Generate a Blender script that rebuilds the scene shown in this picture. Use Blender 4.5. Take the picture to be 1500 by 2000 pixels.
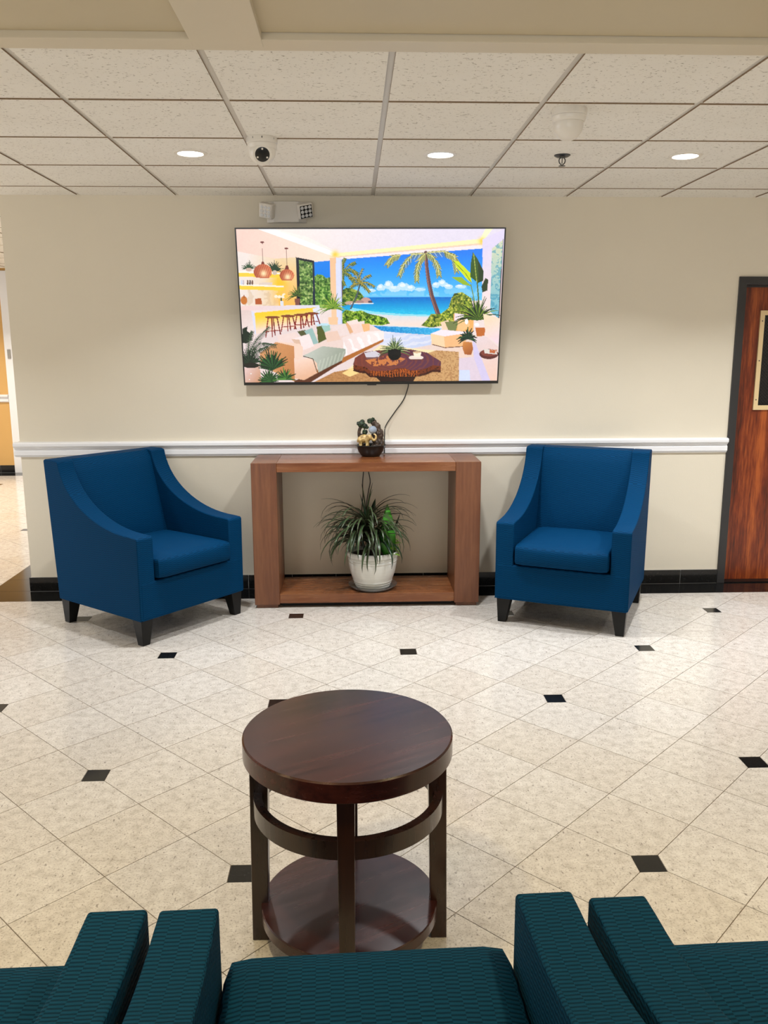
import bpy, bmesh, math, random
import numpy as np
from mathutils import Vector, Matrix, Euler

random.seed(7)
for _o in list(bpy.data.objects):
    bpy.data.objects.remove(_o)
SC = bpy.context.scene
COL = SC.collection
PI = math.pi

# ------------------------------------------------------------------ camera
CAM_H = 1.640
FPX, PITCH, YAW, ROLL = 1659.98, 0.1950, 0.0361, -0.0024
def cam_axes():
    cy, sy, cp, sp = math.cos(YAW), math.sin(YAW), math.cos(PITCH), math.sin(PITCH)
    f = Vector((sy*cp, cy*cp, -sp)); r = Vector((cy, -sy, 0)); u = r.cross(f)
    c, s = math.cos(ROLL), math.sin(ROLL)
    return c*r + s*u, -s*r + c*u, f
AX_R, AX_U, AX_F = cam_axes()
def project(P):                                     # world point -> pixel of the 1500 x 2000 frame
    d = Vector(P) - Vector((0, 0, CAM_H)); z = d.dot(AX_F)
    if z < 0.05: return None
    return 750 + FPX*d.dot(AX_R)/z, 1000 - FPX*d.dot(AX_U)/z
cd = bpy.data.cameras.new('camera'); cam = bpy.data.objects.new('camera', cd); COL.objects.link(cam)
cd.sensor_fit = 'VERTICAL'; cd.sensor_height = 24.0; cd.lens = FPX/2000*24.0
cd.clip_start = 0.05; cd.clip_end = 100
cam.matrix_world = Matrix(((AX_R.x, AX_U.x, -AX_F.x, 0), (AX_R.y, AX_U.y, -AX_F.y, 0), (AX_R.z, AX_U.z, -AX_F.z, CAM_H), (0, 0, 0, 1)))
SC.camera = cam

# ------------------------------------------------------------------ light and exposure
vs = SC.view_settings
vs.view_transform = 'Standard'; vs.look = 'None'; vs.gamma = 1.0; vs.use_curve_mapping = False
EXPOSURE = -0.12
vs.exposure = EXPOSURE
SC.cycles.max_bounces = 8; SC.cycles.diffuse_bounces = 5; SC.cycles.glossy_bounces = 4; SC.cycles.caustics_reflective = False; SC.cycles.caustics_refractive = False
w = bpy.data.worlds.new('world'); SC.world = w; w.use_nodes = True
w.node_tree.nodes['Background'].inputs[0].default_value = (0.75, 0.85, 1, 1)
w.node_tree.nodes['Background'].inputs[1].default_value = 0.3
DOWN_W, DOWN_COL, DOWN_SPREAD = 20.0, (0.94, 0.97, 1.0), 120
WARM_W, WARM_COL = 11.5, (1.0, 0.82, 0.46)
BACK_W, BACK_COL = 11.0, (0.99, 0.99, 1.0)
def area_light(name, loc, rot, size, power, color, size_y=None, shape='DISK', spread=180):
    l = bpy.data.lights.new(name, 'AREA'); l.shape = shape; l.size = size
    if size_y: l.size_y = size_y
    l.energy = power; l.color = color; l.spread = math.radians(spread)
    o = bpy.data.objects.new(name, l); COL.objects.link(o); o.location = loc; o.rotation_euler = rot
    return o
Y_FRONT = -5.0
# daylight through the glazed entrance at the far side of the hall
area_light('window_daylight', (-8.85, 4.2, 1.35), (0, -PI/2, 0), 2.2, 130, (0.90, 0.93, 1.0), 4.4, 'RECTANGLE')

# added fill lamp at the viewer's back, brightens the cream wall frontally
area_light('frontal_fill', (-.5, Y_FRONT+.12, 1.0), (PI/2, 0, 0), 7.0, 165, (0.93, 0.97, 1.0), 1.8, 'RECTANGLE')

# ------------------------------------------------------------------ node and mesh helpers
def srgb(r, g, b):
    f = lambda c: (c/255)/12.92 if c/255 <= .04045 else ((c/255+.055)/1.055)**2.4
    return (f(r), f(g), f(b), 1)
class NT:
    def __init__(s, name):
        s.m = bpy.data.materials.new(name); s.m.use_nodes = True; s.t = s.m.node_tree
        s.b = s.t.nodes['Principled BSDF']; s.out = s.t.nodes['Material Output']
    def n(s, kind, ins=None, **kw):
        x = s.t.nodes.new('ShaderNode'+kind)
        for k, v in kw.items(): setattr(x, k, v)
        for k, v in (ins or {}).items():
            if isinstance(v, bpy.types.NodeSocket): s.t.links.new(v, x.inputs[k])
            else: x.inputs[k].default_value = v
        return x
    def math(s, op, a, b=0.0, c=None):
        ins = {0: a, 1: b}
        if c is not None: ins[2] = c
        return s.n('Math', ins, operation=op).outputs[0]
    def ramp(s, fac, stops, interp='LINEAR'):
        r = s.n('ValToRGB', {0: fac}); e = r.color_ramp; e.interpolation = interp
        while len(e.elements) < len(stops): e.elements.new(0.5)
        for el, (p, c) in zip(e.elements, stops): el.position = p; el.color = c
        return r.outputs[0]
    def mix(s, fac, a, b, mode='MIX'):
        x = s.n('Mix', data_type='RGBA', blend_type=mode)
        for i, v in ((0, fac), (6, a), (7, b)):
            if isinstance(v, bpy.types.NodeSocket): s.t.links.new(v, x.inputs[i])
            else: x.inputs[i].default_value = v
        return x.outputs[2]
    def set(s, **kw):
        for k, v in kw.items():
            k = k.replace('_', ' ')
            i = s.b.inputs[k]
            if isinstance(v, bpy.types.NodeSocket): s.t.links.new(v, i)
            else: i.default_value = v
        return s
    def bump(s, height, strength=.3, dist=.002):
        x = s.n('Bump', {'Height': height, 'Strength': strength, 'Distance': dist})
        s.t.links.new(x.outputs[0], s.b.inputs['Normal'])
    def pos(s, scale=(1, 1, 1), rot=(0, 0, 0), kind='Object'):
        c = s.n('TexCoord').outputs[kind]
        return s.n('Mapping', {0: c, 'Scale': scale, 'Rotation': rot}).outputs[0]
    def noise(s, vec, scale, detail=3, rough=.55):
        return s.n('TexNoise', {'Vector': vec, 'Scale': scale, 'Detail': detail, 'Roughness': rough}).outputs[0]
def grey(v): return (v, v, v, 1)
def plain(name, col, rough=.5, metal=0, spec=.5, var=.06, vscale=6, bump=0, bscale=200):
    """A painted / moulded surface: colour with a little cloudy variation and optional fine relief."""
    t = NT(name); p = t.pos(); nz = t.noise(p, vscale)
    c = t.mix(t.math('MULTIPLY', nz, 1.0), tuple(x*(1-var) for x in col[:3])+(1,), tuple(min(1, x*(1+var)) for x in col[:3])+(1,))
    t.set(Base_Color=c, Roughness=rough, Metallic=metal); t.b.inputs['Specular IOR Level'].default_value = spec
    if bump: t.bump(t.noise(p, bscale, 2), bump, .001)
    return t.m

def link(name, me, mat=None, parent=None, smooth=None, bevel=0, seg=2):
    o = bpy.data.objects.new(name, me); COL.objects.link(o)
    if mat and not me.materials: me.materials.append(mat)
    if parent: o.parent = parent
    if smooth is not None:
        for pl in me.polygons: pl.use_smooth = True
        me.set_sharp_from_angle(angle=math.radians(smooth))
    if bevel:
        b = o.modifiers.new('bevel', 'BEVEL'); b.width = bevel; b.segments = seg; b.limit_method = 'ANGLE'; b.angle_limit = math.radians(35); b.harden_normals = False
    return o
def mesh(name, verts, faces):
    me = bpy.data.meshes.new(name); me.from_pydata([tuple(v) for v in verts], [], faces); me.update(); return me
def bm_mesh(name, bm):
    bmesh.ops.recalc_face_normals(bm, faces=bm.faces[:])
    me = bpy.data.meshes.new(name); bm.to_mesh(me); bm.free(); return me
def add_box(bm, a, b, mat4=None):
    xs, ys, zs = (a[0], b[0]), (a[1], b[1]), (a[2], b[2])
    vv = [bm.verts.new((x, y, z)) for z in zs for y in ys for x in xs]
    for q in ((0, 2, 3, 1), (4, 5, 7, 6), (0, 1, 5, 4), (2, 6, 7, 3), (0, 4, 6, 2), (1, 3, 7, 5)): bm.faces.new([vv[i] for i in q])
    if mat4: bmesh.ops.transform(bm, matrix=mat4, verts=vv)
    return vv
def box(name, a, b, mat, parent=None, bevel=0, seg=2):
    bm = bmesh.new(); add_box(bm, a, b)
    return link(name, bm_mesh(name, bm), mat, parent, bevel=bevel, seg=seg)
def add_prism(bm, pts, axis, lo, hi):
    """Extrude a closed 2D outline along an axis: axis 0 -> pts are (y,z), 1 -> (x,z), 2 -> (x,y)."""
    def P(p, t): return [(t, p[0], p[1]), (p[0], t, p[1]), (p[0], p[1], t)][axis]
    A = [bm.verts.new(P(p, lo)) for p in pts]; B = [bm.verts.new(P(p, hi)) for p in pts]; n = len(pts)
    bm.faces.new(A); bm.faces.new(B)
    for i in range(n): bm.faces.new((A[i], A[(i+1) % n], B[(i+1) % n], B[i]))
def prism(name, pts, axis, lo, hi, mat, parent=None, bevel=0, seg=2, smooth=None):
    bm = bmesh.new(); add_prism(bm, pts, axis, lo, hi)
    return link(name, bm_mesh(name, bm), mat, parent, smooth, bevel, seg)
def add_lathe(bm, prof, n=40, centre=(0, 0, 0), m4=None):
    """Revolve (r, z) points around z; r = 0 closes to a pole."""
    rings = []
    new = []
    for r, z in prof:
        if r < 1e-6: ring = [bm.verts.new((0, 0, z))]
        else: ring = [bm.verts.new((r*math.cos(2*PI*k/n), r*math.sin(2*PI*k/n), z)) for k in range(n)]
        rings.append(ring); new += ring
    for a, b in zip(rings, rings[1:]):
        for k in range(n):
            k2 = (k+1) % n
            if len(a) == 1 and len(b) == 1: continue
            if len(a) == 1: bm.faces.new((a[0], b[k], b[k2]))
            elif len(b) == 1: bm.faces.new((a[k], a[k2], b[0]))
            else: bm.faces.new((a[k], a[k2], b[k2], b[k]))
    m = Matrix.Translation(centre) @ (m4 or Matrix())
    bmesh.ops.transform(bm, matrix=m, verts=new)
def lathe(name, prof, mat, parent=None, n=40, centre=(0, 0, 0), m4=None, smooth=35):
    bm = bmesh.new(); add_lathe(bm, prof, n, centre, m4)
    return link(name, bm_mesh(name, bm), mat, parent, smooth)
def add_tube(bm, pts, rad, n=8):
    pts = [Vector(p) for p in pts]; rings = []
    up = Vector((0.13, 0.31, 0.94))
    for i, p in enumerate(pts):
        d = (pts[min(i+1, len(pts)-1)] - pts[max(i-1, 0)]).normalized()
        a = d.cross(up)
        if a.length < .05: a = d.cross(Vector((1, 0, 0)))
        a.normalize(); b = d.cross(a)
        r = rad[i] if isinstance(rad, (list, tuple)) else rad
        rings.append([bm.verts.new(p + r*(math.cos(2*PI*k/n)*a + math.sin(2*PI*k/n)*b)) for k in range(n)])
    for A, B in zip(rings, rings[1:]):
        for k in range(n): bm.faces.new((A[k], A[(k+1) % n], B[(k+1) % n], B[k]))
    bm.faces.new(rings[0]); bm.faces.new(rings[-1])
def smooth_path(pts, per=8):
    P = [Vector(p) for p in pts]; out = []
    for i in range(len(P)-1):
        p0, p1, p2, p3 = P[max(i-1, 0)], P[i], P[i+1], P[min(i+2, len(P)-1)]
        for k in range(per):
            t = k/per
            out.append(.5*((2*p1)+(p2-p0)*t+(2*p0-5*p1+4*p2-p3)*t*t+(3*p1-p0-3*p2+p3)*t**3))
    return out+[P[-1]]
def tube(name, pts, rad, mat, parent=None, n=8):
    bm = bmesh.new(); add_tube(bm, pts, rad, n)
    return link(name, bm_mesh(name, bm), mat, parent, 60)
def thing(name, label, cat, loc=(0, 0, 0), rotz=0, group=None):
    o = bpy.data.objects.new(name, None); COL.objects.link(o); o.empty_display_size = .05
    o.location = loc; o.rotation_euler = (0, 0, rotz)
    return tag(o, label, cat, group)
def tag(o, label, cat, group=None):
    o['label'] = label; o['category'] = cat
    if group: o['group'] = group
    return o
def structure(o, label=None, cat=None):
    o['kind'] = 'structure'
    if label: o['label'] = label
    if cat: o['category'] = cat
    return o
def dup(root, loc, rotz, label, group=None):
    r = root.copy(); COL.objects.link(r); r.location = loc; r.rotation_euler = (0, 0, rotz); r['label'] = label
    if group: r['group'] = group
    for ch in list(root.children):
        c = ch.copy(); COL.objects.link(c); c.parent = r
        for g in list(ch.children):
            d = g.copy(); COL.objects.link(d); d.parent = c
    return r

# ------------------------------------------------------------------ materials
def m_granite():
    t = NT('polished_granite'); g = t.n('NewGeometry').outputs['Position']
    rnd = t.n('ObjectInfo').outputs['Random']
    off = t.n('CombineXYZ', {0: t.math('MULTIPLY', rnd, 37.0), 1: t.math('MULTIPLY', rnd, 91.0), 2: 0.0}).outputs[0]
    p = t.n('VectorMath', {0: g, 1: off}, operation='ADD').outputs[0]
    cloud = t.noise(p, 26, 4, .65)
    base = t.ramp(cloud, [(.30, srgb(192, 184, 174)), (.50, srgb(213, 206, 197)), (.72, srgb(226, 220, 211))])
    fine = t.noise(p, 150, 2, .7)
    base = t.mix(t.ramp(fine, [(.36, grey(.5)), (.46, grey(0))]), base, srgb(140, 130, 120))
    speck = t.noise(t.n('Mapping', {0: p, 'Scale': (1, .45, 1), 'Rotation': (0, 0, .6)}).outputs[0], 95, 2, .5)
    base = t.mix(t.ramp(speck, [(.27, grey(.65)), (.36, grey(0))]), base, srgb(110, 100, 92))
    lum = t.math('MULTIPLY_ADD', rnd, .07, .865)
    hue = t.mix(rnd, (1.0, .985, .965, 1), (.985, .99, 1.0, 1))
    base = t.mix(1.0, base, hue, 'MULTIPLY')
    base = t.mix(1.0, base, t.n('CombineColor', {0: lum, 1: lum, 2: lum}).outputs[0], 'MULTIPLY')
    t.set(Base_Color=base, Roughness=t.math('MULTIPLY_ADD', t.noise(p, 9, 2), .08, .10))
    t.b.inputs['Specular IOR Level'].default_value = .5
    return t.m
def m_black_stone():
    t = NT('polished_black_stone'); g = t.n('NewGeometry').outputs['Position']
    c = t.ramp(t.noise(g, 120, 3), [(.35, grey(.004)), (.62, grey(.010)), (.75, srgb(52, 52, 54))])
    t.set(Base_Color=c, Roughness=.12); return t.m
def m_wall(name, col, b=.25):
    t = NT(name); p = t.pos()
    c = t.mix(t.noise(p, 2.2, 4), tuple(x*.97 for x in col[:3])+(1,), tuple(min(1, x*1.03) for x in col[:3])+(1,))
    t.set(Base_Color=c, Roughness=.55); t.b.inputs['Specular IOR Level'].default_value = .3
    t.bump(t.noise(p, 130, 3, .6), b, .0015); return t.m
def m_ceiling_tile():
    t = NT('fissured_ceiling_tile'); g = t.n('NewGeometry').outputs['Position']
    warp = t.n('TexNoise', {'Vector': g, 'Scale': 20.0, 'Detail': 2.0}).outputs['Color']
    p = t.n('VectorMath', {0: g, 1: t.n('VectorMath', {0: warp, 3: .03}, operation='SCALE').outputs[0]}, operation='ADD').outputs[0]
    f1 = t.noise(t.n('Mapping', {0: p, 'Scale': (.75, 1, 1)}).outputs[0], 92, 3, .62)
    pit = t.ramp(f1, [(.31, grey(1)), (.40, grey(0))])
    c = t.mix(t.noise(g, 3, 2), srgb(230, 226, 217), srgb(239, 236, 229))
    c = t.mix(t.math('MULTIPLY', pit, .7), c, srgb(128, 114, 96))
    t.set(Base_Color=c, Roughness=.9); t.b.inputs['Specular IOR Level'].default_value = .1
    t.bump(t.math('SUBTRACT', t.math('MULTIPLY', t.noise(g, 260, 2), .25), pit), .5, .0015); return t.m
def m_wood(name, dark, mid, light, rough=.35, along='Z', scale=1.0, spec=.5, coat=0.0, contrast=1.0, turn=0.0):
    t = NT(name); sc = {'X': (1.2, 14, 14), 'Y': (14, 1.2, 14), 'Z': (14, 14, 1.2)}[along]
    p0 = t.pos(rot=(0, 0, turn)); p = t.n('Mapping', {0: p0, 'Scale': tuple(x*scale for x in sc)}).outputs[0]; big = t.n('Mapping', {0: p0, 'Scale': tuple(x*scale*.22 for x in sc)}).outputs[0]
    a = t.noise(p, 3.0, 6, .62); b = t.noise(big, 2.2, 3, .5)
    v = t.math('MULTIPLY_ADD', b, .6, t.math('MULTIPLY', a, .5))
    v = t.math('MULTIPLY_ADD', v, contrast, .53*(1-contrast))
    c = t.ramp(v, [(.36, dark), (.53, mid), (.70, light)])
    t.set(Base_Color=c, Roughness=t.math('MULTIPLY_ADD', a, .12, rough)); t.b.inputs['Specular IOR Level'].default_value = spec
    t.b.inputs['Coat Weight'].default_value = coat; t.b.inputs['Coat Roughness'].default_value = .12
    t.bump(a, .08, .001); return t.m
def m_fabric(name, lo, hi, rough=.75, sheen=.25, strength=.6):
    """Woven upholstery: short ribs in columns, every other column shifted by half a rib."""
    t = NT(name); uv = t.n('UVMap', uv_map='weave').outputs[0]; s = t.n('SeparateXYZ', {0: uv})
    wob = t.noise(uv, 18, 2)
    u = t.math('DIVIDE', t.math('MULTIPLY_ADD', wob, .006, s.outputs[0]), .026)
    colm = t.math('FLOOR', u); odd = t.math('MODULO', t.math('ABSOLUTE', colm), 2.0)
    v = t.math('MULTIPLY_ADD', odd, .5, t.math('DIVIDE', t.math('MULTIPLY_ADD', wob, .004, s.outputs[1]), .0108))
    rib = t.math('ABSOLUTE', t.math('SINE', t.math('MULTIPLY', v, PI)))
    c = t.mix(t.math('POWER', rib, .7), lo, hi)
    c = t.mix(t.math('MULTIPLY', t.noise(t.pos(), 7, 3), .25), c, tuple(x*.7 for x in hi[:3])+(1,))
    t.set(Base_Color=c, Roughness=rough); t.b.inputs['Sheen Weight'].default_value = sheen; t.b.inputs['Sheen Roughness'].default_value = .4
    t.b.inputs['Sheen Tint'].default_value = tuple(min(1, x*3) for x in hi[:3])+(1,)
    t.b.inputs['Specular IOR Level'].default_value = .06
    t.bump(rib, strength, .0022); return t.m
def m_emit(name, col, strength):
    t = NT(name); t.set(Base_Color=(.8, .8, .8, 1)); t.b.inputs['Emission Color'].default_value = col; t.b.inputs['Emission Strength'].default_value = strength
    t.m.cycles.emission_sampling = 'NONE'
    return t.m
def m_glass(name, col=(1, 1, 1, 1), rough=.02, alpha=1):
    t = NT(name); t.set(Base_Color=col, Roughness=rough); t.b.inputs['Transmission Weight'].default_value = 1; t.b.inputs['IOR'].default_value = 1.45
    return t.m
M = dict(
    granite=m_granite(), black=m_black_stone(),
    grout=plain('grout', srgb(134, 118, 104), .85, var=.15, vscale=40),
    dgrout=plain('pale_grout', srgb(176, 174, 170), .8),
    wall=m_wall('cream_wall_paint', srgb(222, 213, 194)),
    tan=m_wall('tan_hall_paint', srgb(214, 170, 104)),
    offwhite=m_wall('lobby_wall_paint', srgb(216, 210, 200)),
    tile=m_ceiling_tile(), grid=plain('grid_white', srgb(206, 202, 194), .45, var=.04),
    tile_edge=plain('tile_edge', srgb(150, 128, 102), .95, var=.3, vscale=60),
    white=plain('white_gloss_paint', srgb(236, 236, 238), .25, var=.02),
    soffit=plain('soffit_panel_paint', srgb(194, 181, 152), .45, var=.05, vscale=3),
    beam=plain('soffit_beam_paint', srgb(208, 197, 175), .42, var=.04, vscale=3),
    plastic=plain('white_plastic', srgb(226, 220, 210), .3, var=.02),
    blackp=plain('black_plastic', grey(.012), .28, var=.2),
    cable=plain('black_cable', grey(.01), .4),
    legwood=plain('black_stained_wood', grey(.005), .35, spec=.25, var=.3, vscale=30),
    chrome=plain('steel', grey(.35), .3, metal=1),
    dsteel=plain('dark_steel', grey(.10), .35, metal=1),
    frame=plain('charcoal_frame_paint', srgb(47, 46, 46), .4, var=.1),
    cream=plain('cream_steel_paint', srgb(226, 200, 152), .4),
)
# ------------------------------------------------------------------ room shell
WALL_Y, XL, XR, ZC = 5.64, -2.185, 2.523, 2.5555
X0, X1, Y0, Y1 = -9.0, 5.5, -5.0, 11.2
structure(prism('wall_back', [(XL, 0), (2.555, 0), (2.555, 2.035), (3.535, 2.035), (3.535, 0), (X1, 0), (X1, 2.7), (XL, 2.7)], 1, WALL_Y, WALL_Y+.16, M['wall']),
          'cream painted wall behind the armchairs', 'wall')
structure(box('wall_hall', (XL, WALL_Y+.16, 0), (XL+.16, Y1, 2.7), M['wall']), 'side of the cream wall running into the hall', 'wall')
structure(prism('wall_far', [(X0, 0), (-4.30, 0), (-4.30, 2.46), (-3.34, 2.46), (-3.34, 0), (XL+.16, 0), (XL+.16, 2.7), (X0, 2.7)], 1, Y1, Y1+.15, M['tan']), 'tan wall at the far end of the hall', 'wall')
structure(prism('wall_left', [(Y0, 0), (Y1, 0), (Y1, 2.7), (Y0, 2.7)], 0, X0-.15, X0, M['offwhite']), 'lobby wall by the entrance', 'wall')
structure(box('wall_right', (X1, Y0, 0), (X1+.15, WALL_Y+.16, 2.7), M['offwhite']), 'lobby wall beyond the door', 'wall')
structure(box('wall_front', (X0, Y0-.15, 0), (X1, Y0, 2.7), M['offwhite']), 'lobby wall behind the viewer', 'wall')
win = structure(bpy.data.objects.new('window_1', None), 'glazed entrance of the lobby', 'window'); COL.objects.link(win)
win.location = (X0, 4.2, 0)
for k in range(5): box('mullion', (.005, -2.25+k*1.1, .1), (.06, -2.2+k*1.1, 2.46), M['frame'], win)
for z in (.1, 2.42): box('rail', (.005, -2.25, z), (.05, 2.25, z+.05), M['frame'], win)

w2 = structure(bpy.data.objects.new('fill_window', None), 'added window frame behind the viewer for the frontal fill', 'window'); COL.objects.link(w2)  # unseen frame, invented to go with the frontal fill lamp
w2.location = (-.5, Y0, 0)
for k in range(8): box('mullion', (-3.55+k*1.0075, .005, .1), (-3.5+k*1.0075, .06, 2.3), M['frame'], w2)
for z in (.1, 2.26): box('rail', (-3.55, .005, z), (3.55, .05, z+.05), M['frame'], w2)

# ---- floor: bed, granite tiles laid at 45 degrees with clipped corners, black inserts, black border
floor = structure(box('floor', (X0, Y0, -.12), (X1, Y1, -.0035), M['grout']), 'polished granite floor with small black inserts', 'floor')
T, GAP, CUT = .3060, .0014, .0615
OX, OY = .9374, 3.7272
U, V = Vector((.70711, .70711)), Vector((.70711, -.70711))
BX, BY, FY = -2.462, 5.402, 10.92            # edges of the black border strips
def clip(poly, n, d):                        # keep points with n.p <= d
    out = []
    for i, p in enumerate(poly):
        q = poly[(i+1) % len(poly)]; a, b = p.dot(n)-d, q.dot(n)-d
        if a <= 0: out.append(p)
        if (a < 0 < b) or (b < 0 < a): out.append(p + (q-p)*(a/(a-b)))
    return out
def area2(p): return abs(sum(a.x*b.y-b.x*a.y for a, b in zip(p, p[1:]+p[:1])))/2
def tile_poly(a, b):
    base = Vector((OX, OY)) + U*(a*T) + V*(b*T)
    out = []
    for (i, j, di, dj) in ((0, 0, 1, 1), (1, 0, -1, 1), (1, 1, -1, -1), (0, 1, 1, -1)):
        c = base + U*(i*T + di*GAP) + V*(j*T + dj*GAP)
        if (a+i) % 3 == 0 and (b+j) % 3 == 0:
            p1, p2 = c + U*(di*CUT), c + V*(dj*CUT)
            out += [p1, p2] if (i, j) in ((1, 0), (0, 1)) else [p2, p1]
        else: out.append(c)
    return out
def visible_px(c):
    q = project((c.x, c.y, 0))
    if q is None or not (-60 < q[0] < 1560 and 900 < q[1] < 2150): return 0
    if c.y > BY and not (c.x < BX): return 0
    if c.y > 8.6: return 0
    return 1/((c.x**2 + c.y**2 + CAM_H**2))
TOP = {}
def flat_mesh(poly, c, key=None, h=.0035, z=0.0):
    """A thin stone slab: its outline about c, top at z."""
    if key and key in TOP: return TOP[key]
    n = len(poly); vv = [(p.x-c.x, p.y-c.y, z) for p in poly] + [(p.x-c.x, p.y-c.y, z-h) for p in poly]
    if sum(a.x*b.y-b.x*a.y for a, b in zip(poly, poly[1:]+poly[:1])) < 0: order = list(range(n))[::-1]
    else: order = list(range(n))
    ff = [tuple(order)] + [(order[i], i0+n, order[(i+1) % n]+n, order[(i+1) % n]) if False else (order[(i+1) % n], order[i], order[i]+n, order[(i+1) % n]+n) for i, i0 in enumerate(order)]
    me = mesh('tile', vv, ff)
    if key: TOP[key] = me
    return me
cands = []
for a in range(-60, 60):
    for b in range(-60, 60):
        ctr = Vector((OX, OY)) + U*((a+.5)*T) + V*((b+.5)*T)
        if not (X0-.3 < ctr.x < X1+.3 and Y0-.3 < ctr.y < Y1+.3): continue
        poly = tile_poly(a, b)
        for nrm, d in ((Vector((-1, 0)), -X0), (Vector((1, 0)), X1), (Vector((0, -1)), -Y0), (Vector((0, 1)), FY)): poly = clip(poly, nrm, d) if poly else poly
        if not poly: continue
        parts = [clip(poly, Vector((0, 1)), BY)]
        if ctr.x < BX+.4 and ctr.y > BY-.4:
            up = clip(poly, Vector((0, -1)), -BY)
            if up: up = clip(up, Vector((1, 0)), BX)
            lo = parts[0]
            if up and lo and all(p.x <= BX for p in poly): parts = [poly]
            else: parts = [lo, up]
        for q in parts:
            if q and len(q) > 2 and area2(q) > 2e-4:
                whole = area2(q) > .995*area2(tile_poly(a, b))
                cands.append((visible_px(ctr), q, ctr, (a % 3, b % 3) if whole else None))
cands.sort(key=lambda c: -c[0])
rest = bmesh.new()
def add_slab(bm, poly, h=.0035):
    A = [bm.verts.new((p.x, p.y, 0)) for p in poly]; B = [bm.verts.new((p.x, p.y, -h)) for p in poly]; n = len(poly)
    bm.faces.new(A)
    for i in range(n): bm.faces.new((A[i], A[(i+1) % n], B[(i+1) % n], B[i]))
for k, (vis, poly, c, key) in enumerate(cands):
    if vis > 0 and k < 296:
        o = link('granite_tile', flat_mesh(poly, c, key), M['granite'], floor); o.location = (c.x, c.y, 0)
    else: add_slab(rest, poly)
o = link('granite_tile_field', bm_mesh('granite_tile_field', rest), M['granite'], floor); o['kind'] = 'stuff'
rest = bmesh.new()
s = CUT/1.41421 - .0004; sq = [Vector((-s, -s)), Vector((s, -s)), Vector((s, s)), Vector((-s, s))]
S3 = 3*T/math.sqrt(2)
for i in range(-18, 12):
    for j in range(-16, 14):
        if (i+j) % 2: continue
        c = Vector((OX+i*S3, OY+j*S3))
        if not (X0+.1 < c.x < X1-.1 and Y0+.1 < c.y < FY-.05) or (c.y > BY-.05 and c.x > BX-.05): continue
        if visible_px(c) > 0:
            o = link('black_insert', flat_mesh([p+c for p in sq], c, 'sq'), M['black'], floor); o.location = (c.x, c.y, 0)
        else: add_slab(rest, [p+c for p in sq])
o = link('black_insert_field', bm_mesh('black_insert_field', rest), M['black'], floor); o['kind'] = 'stuff'
rest = None
# border strip: parallelogram slabs cut at 45 degrees
bw = .2985; d = WALL_Y-.012-BY
k = 0
x = -2.18
while x < X1-.35:
    g = .0018
    poly = [Vector((x+g+d, BY+.002)), Vector((x+bw-g+d, BY+.002)), Vector((x+bw-g, BY+d)), Vector((x+g, BY+d))]
    c = Vector((x+.2, BY)); o = link('border_tile', flat_mesh(poly, c, 'border'), M['black'], floor); o.location = (c.x, c.y, 0); x += bw
e = XL-.012
for k in range(17):
    y = WALL_Y + k*bw
    poly = [Vector((BX+.002, y+.0015)), Vector((e, y+.0015)), Vector((e, y+bw-.0015)), Vector((BX+.002, y+bw-.0015))]
    c = Vector((BX, y)); o = link('border_tile', flat_mesh(poly, c, 'border2'), M['black'], floor); o.location = (c.x, c.y, 0)
c = Vector((BX, BY)); o = link('border_tile', flat_mesh([Vector((BX+.002, BY+.002)), Vector((-2.18+d-.002, BY+.002)), Vector((-2.18-.002, BY+d)), Vector((e, WALL_Y-.0015)), Vector((BX+.002, WALL_Y-.0015))], c), M['black'], floor); o.location = (c.x, c.y, 0)
for k in range(12):
    x = -6.0 + k*bw
    o = link('border_tile', flat_mesh([Vector((x+.0015, FY+.002)), Vector((x+bw-.0015, FY+.002)), Vector((x+bw-.0015, Y1-.01)), Vector((x+.0015, Y1-.01))], Vector((x, FY)), 'border3'), M['black'], floor); o.location = (x, FY, 0)

# ---- baseboards of black stone tiles
def base_run(name, p0, dirx, n, first, depth, label):
    """Tiles of .30 x .10 along x (dirx) or y, set on a pale grout backing that shows as the joints."""
    if dirx: bb = box(name, (p0[0], p0[1]-depth, 0), (p0[0]+n, p0[1]-.0005, .0975), M['dgrout'])
    else: bb = box(name, (p0[0]-depth, p0[1], 0), (p0[0]-.0005, p0[1]+n, .0975), M['dgrout'])
    structure(bb, label, 'baseboard')
    t, L, me = first, .2985, {}
    s0 = 0.0
    while s0 < n-.02:
        ln = min(L if s0 else t, n-s0)
        key = round(ln, 3)
        if key not in me:
            bm = bmesh.new()
            if dirx: add_box(bm, (.0014, -.004, .003), (ln-.0014, 0, .0985))
            else: add_box(bm, (-.004, .0014, .003), (0, ln-.0014, .0985))
            me[key] = bm_mesh('baseboard_tile', bm)
        o = link('baseboard_tile', me[key], M['black'], bb, bevel=.0008, seg=1)
        o.location = (p0[0]+s0, p0[1]-depth, 0) if dirx else (p0[0]-depth, p0[1]+s0, 0)
        s0 += ln
base_run('baseboard_back', (XL-.012, WALL_Y), True, 2.523-XL+.012, .28, .008, 'black stone tile baseboard under the cream wall')
base_run('baseboard_left', (XL, WALL_Y), False, 2.4, .3, .008, 'black stone tile baseboard round the wall corner')
base_run('baseboard_far', (-7.0, Y1), True, 2.575, .3, .008, 'black stone tile baseboard under the far tan wall')

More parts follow.
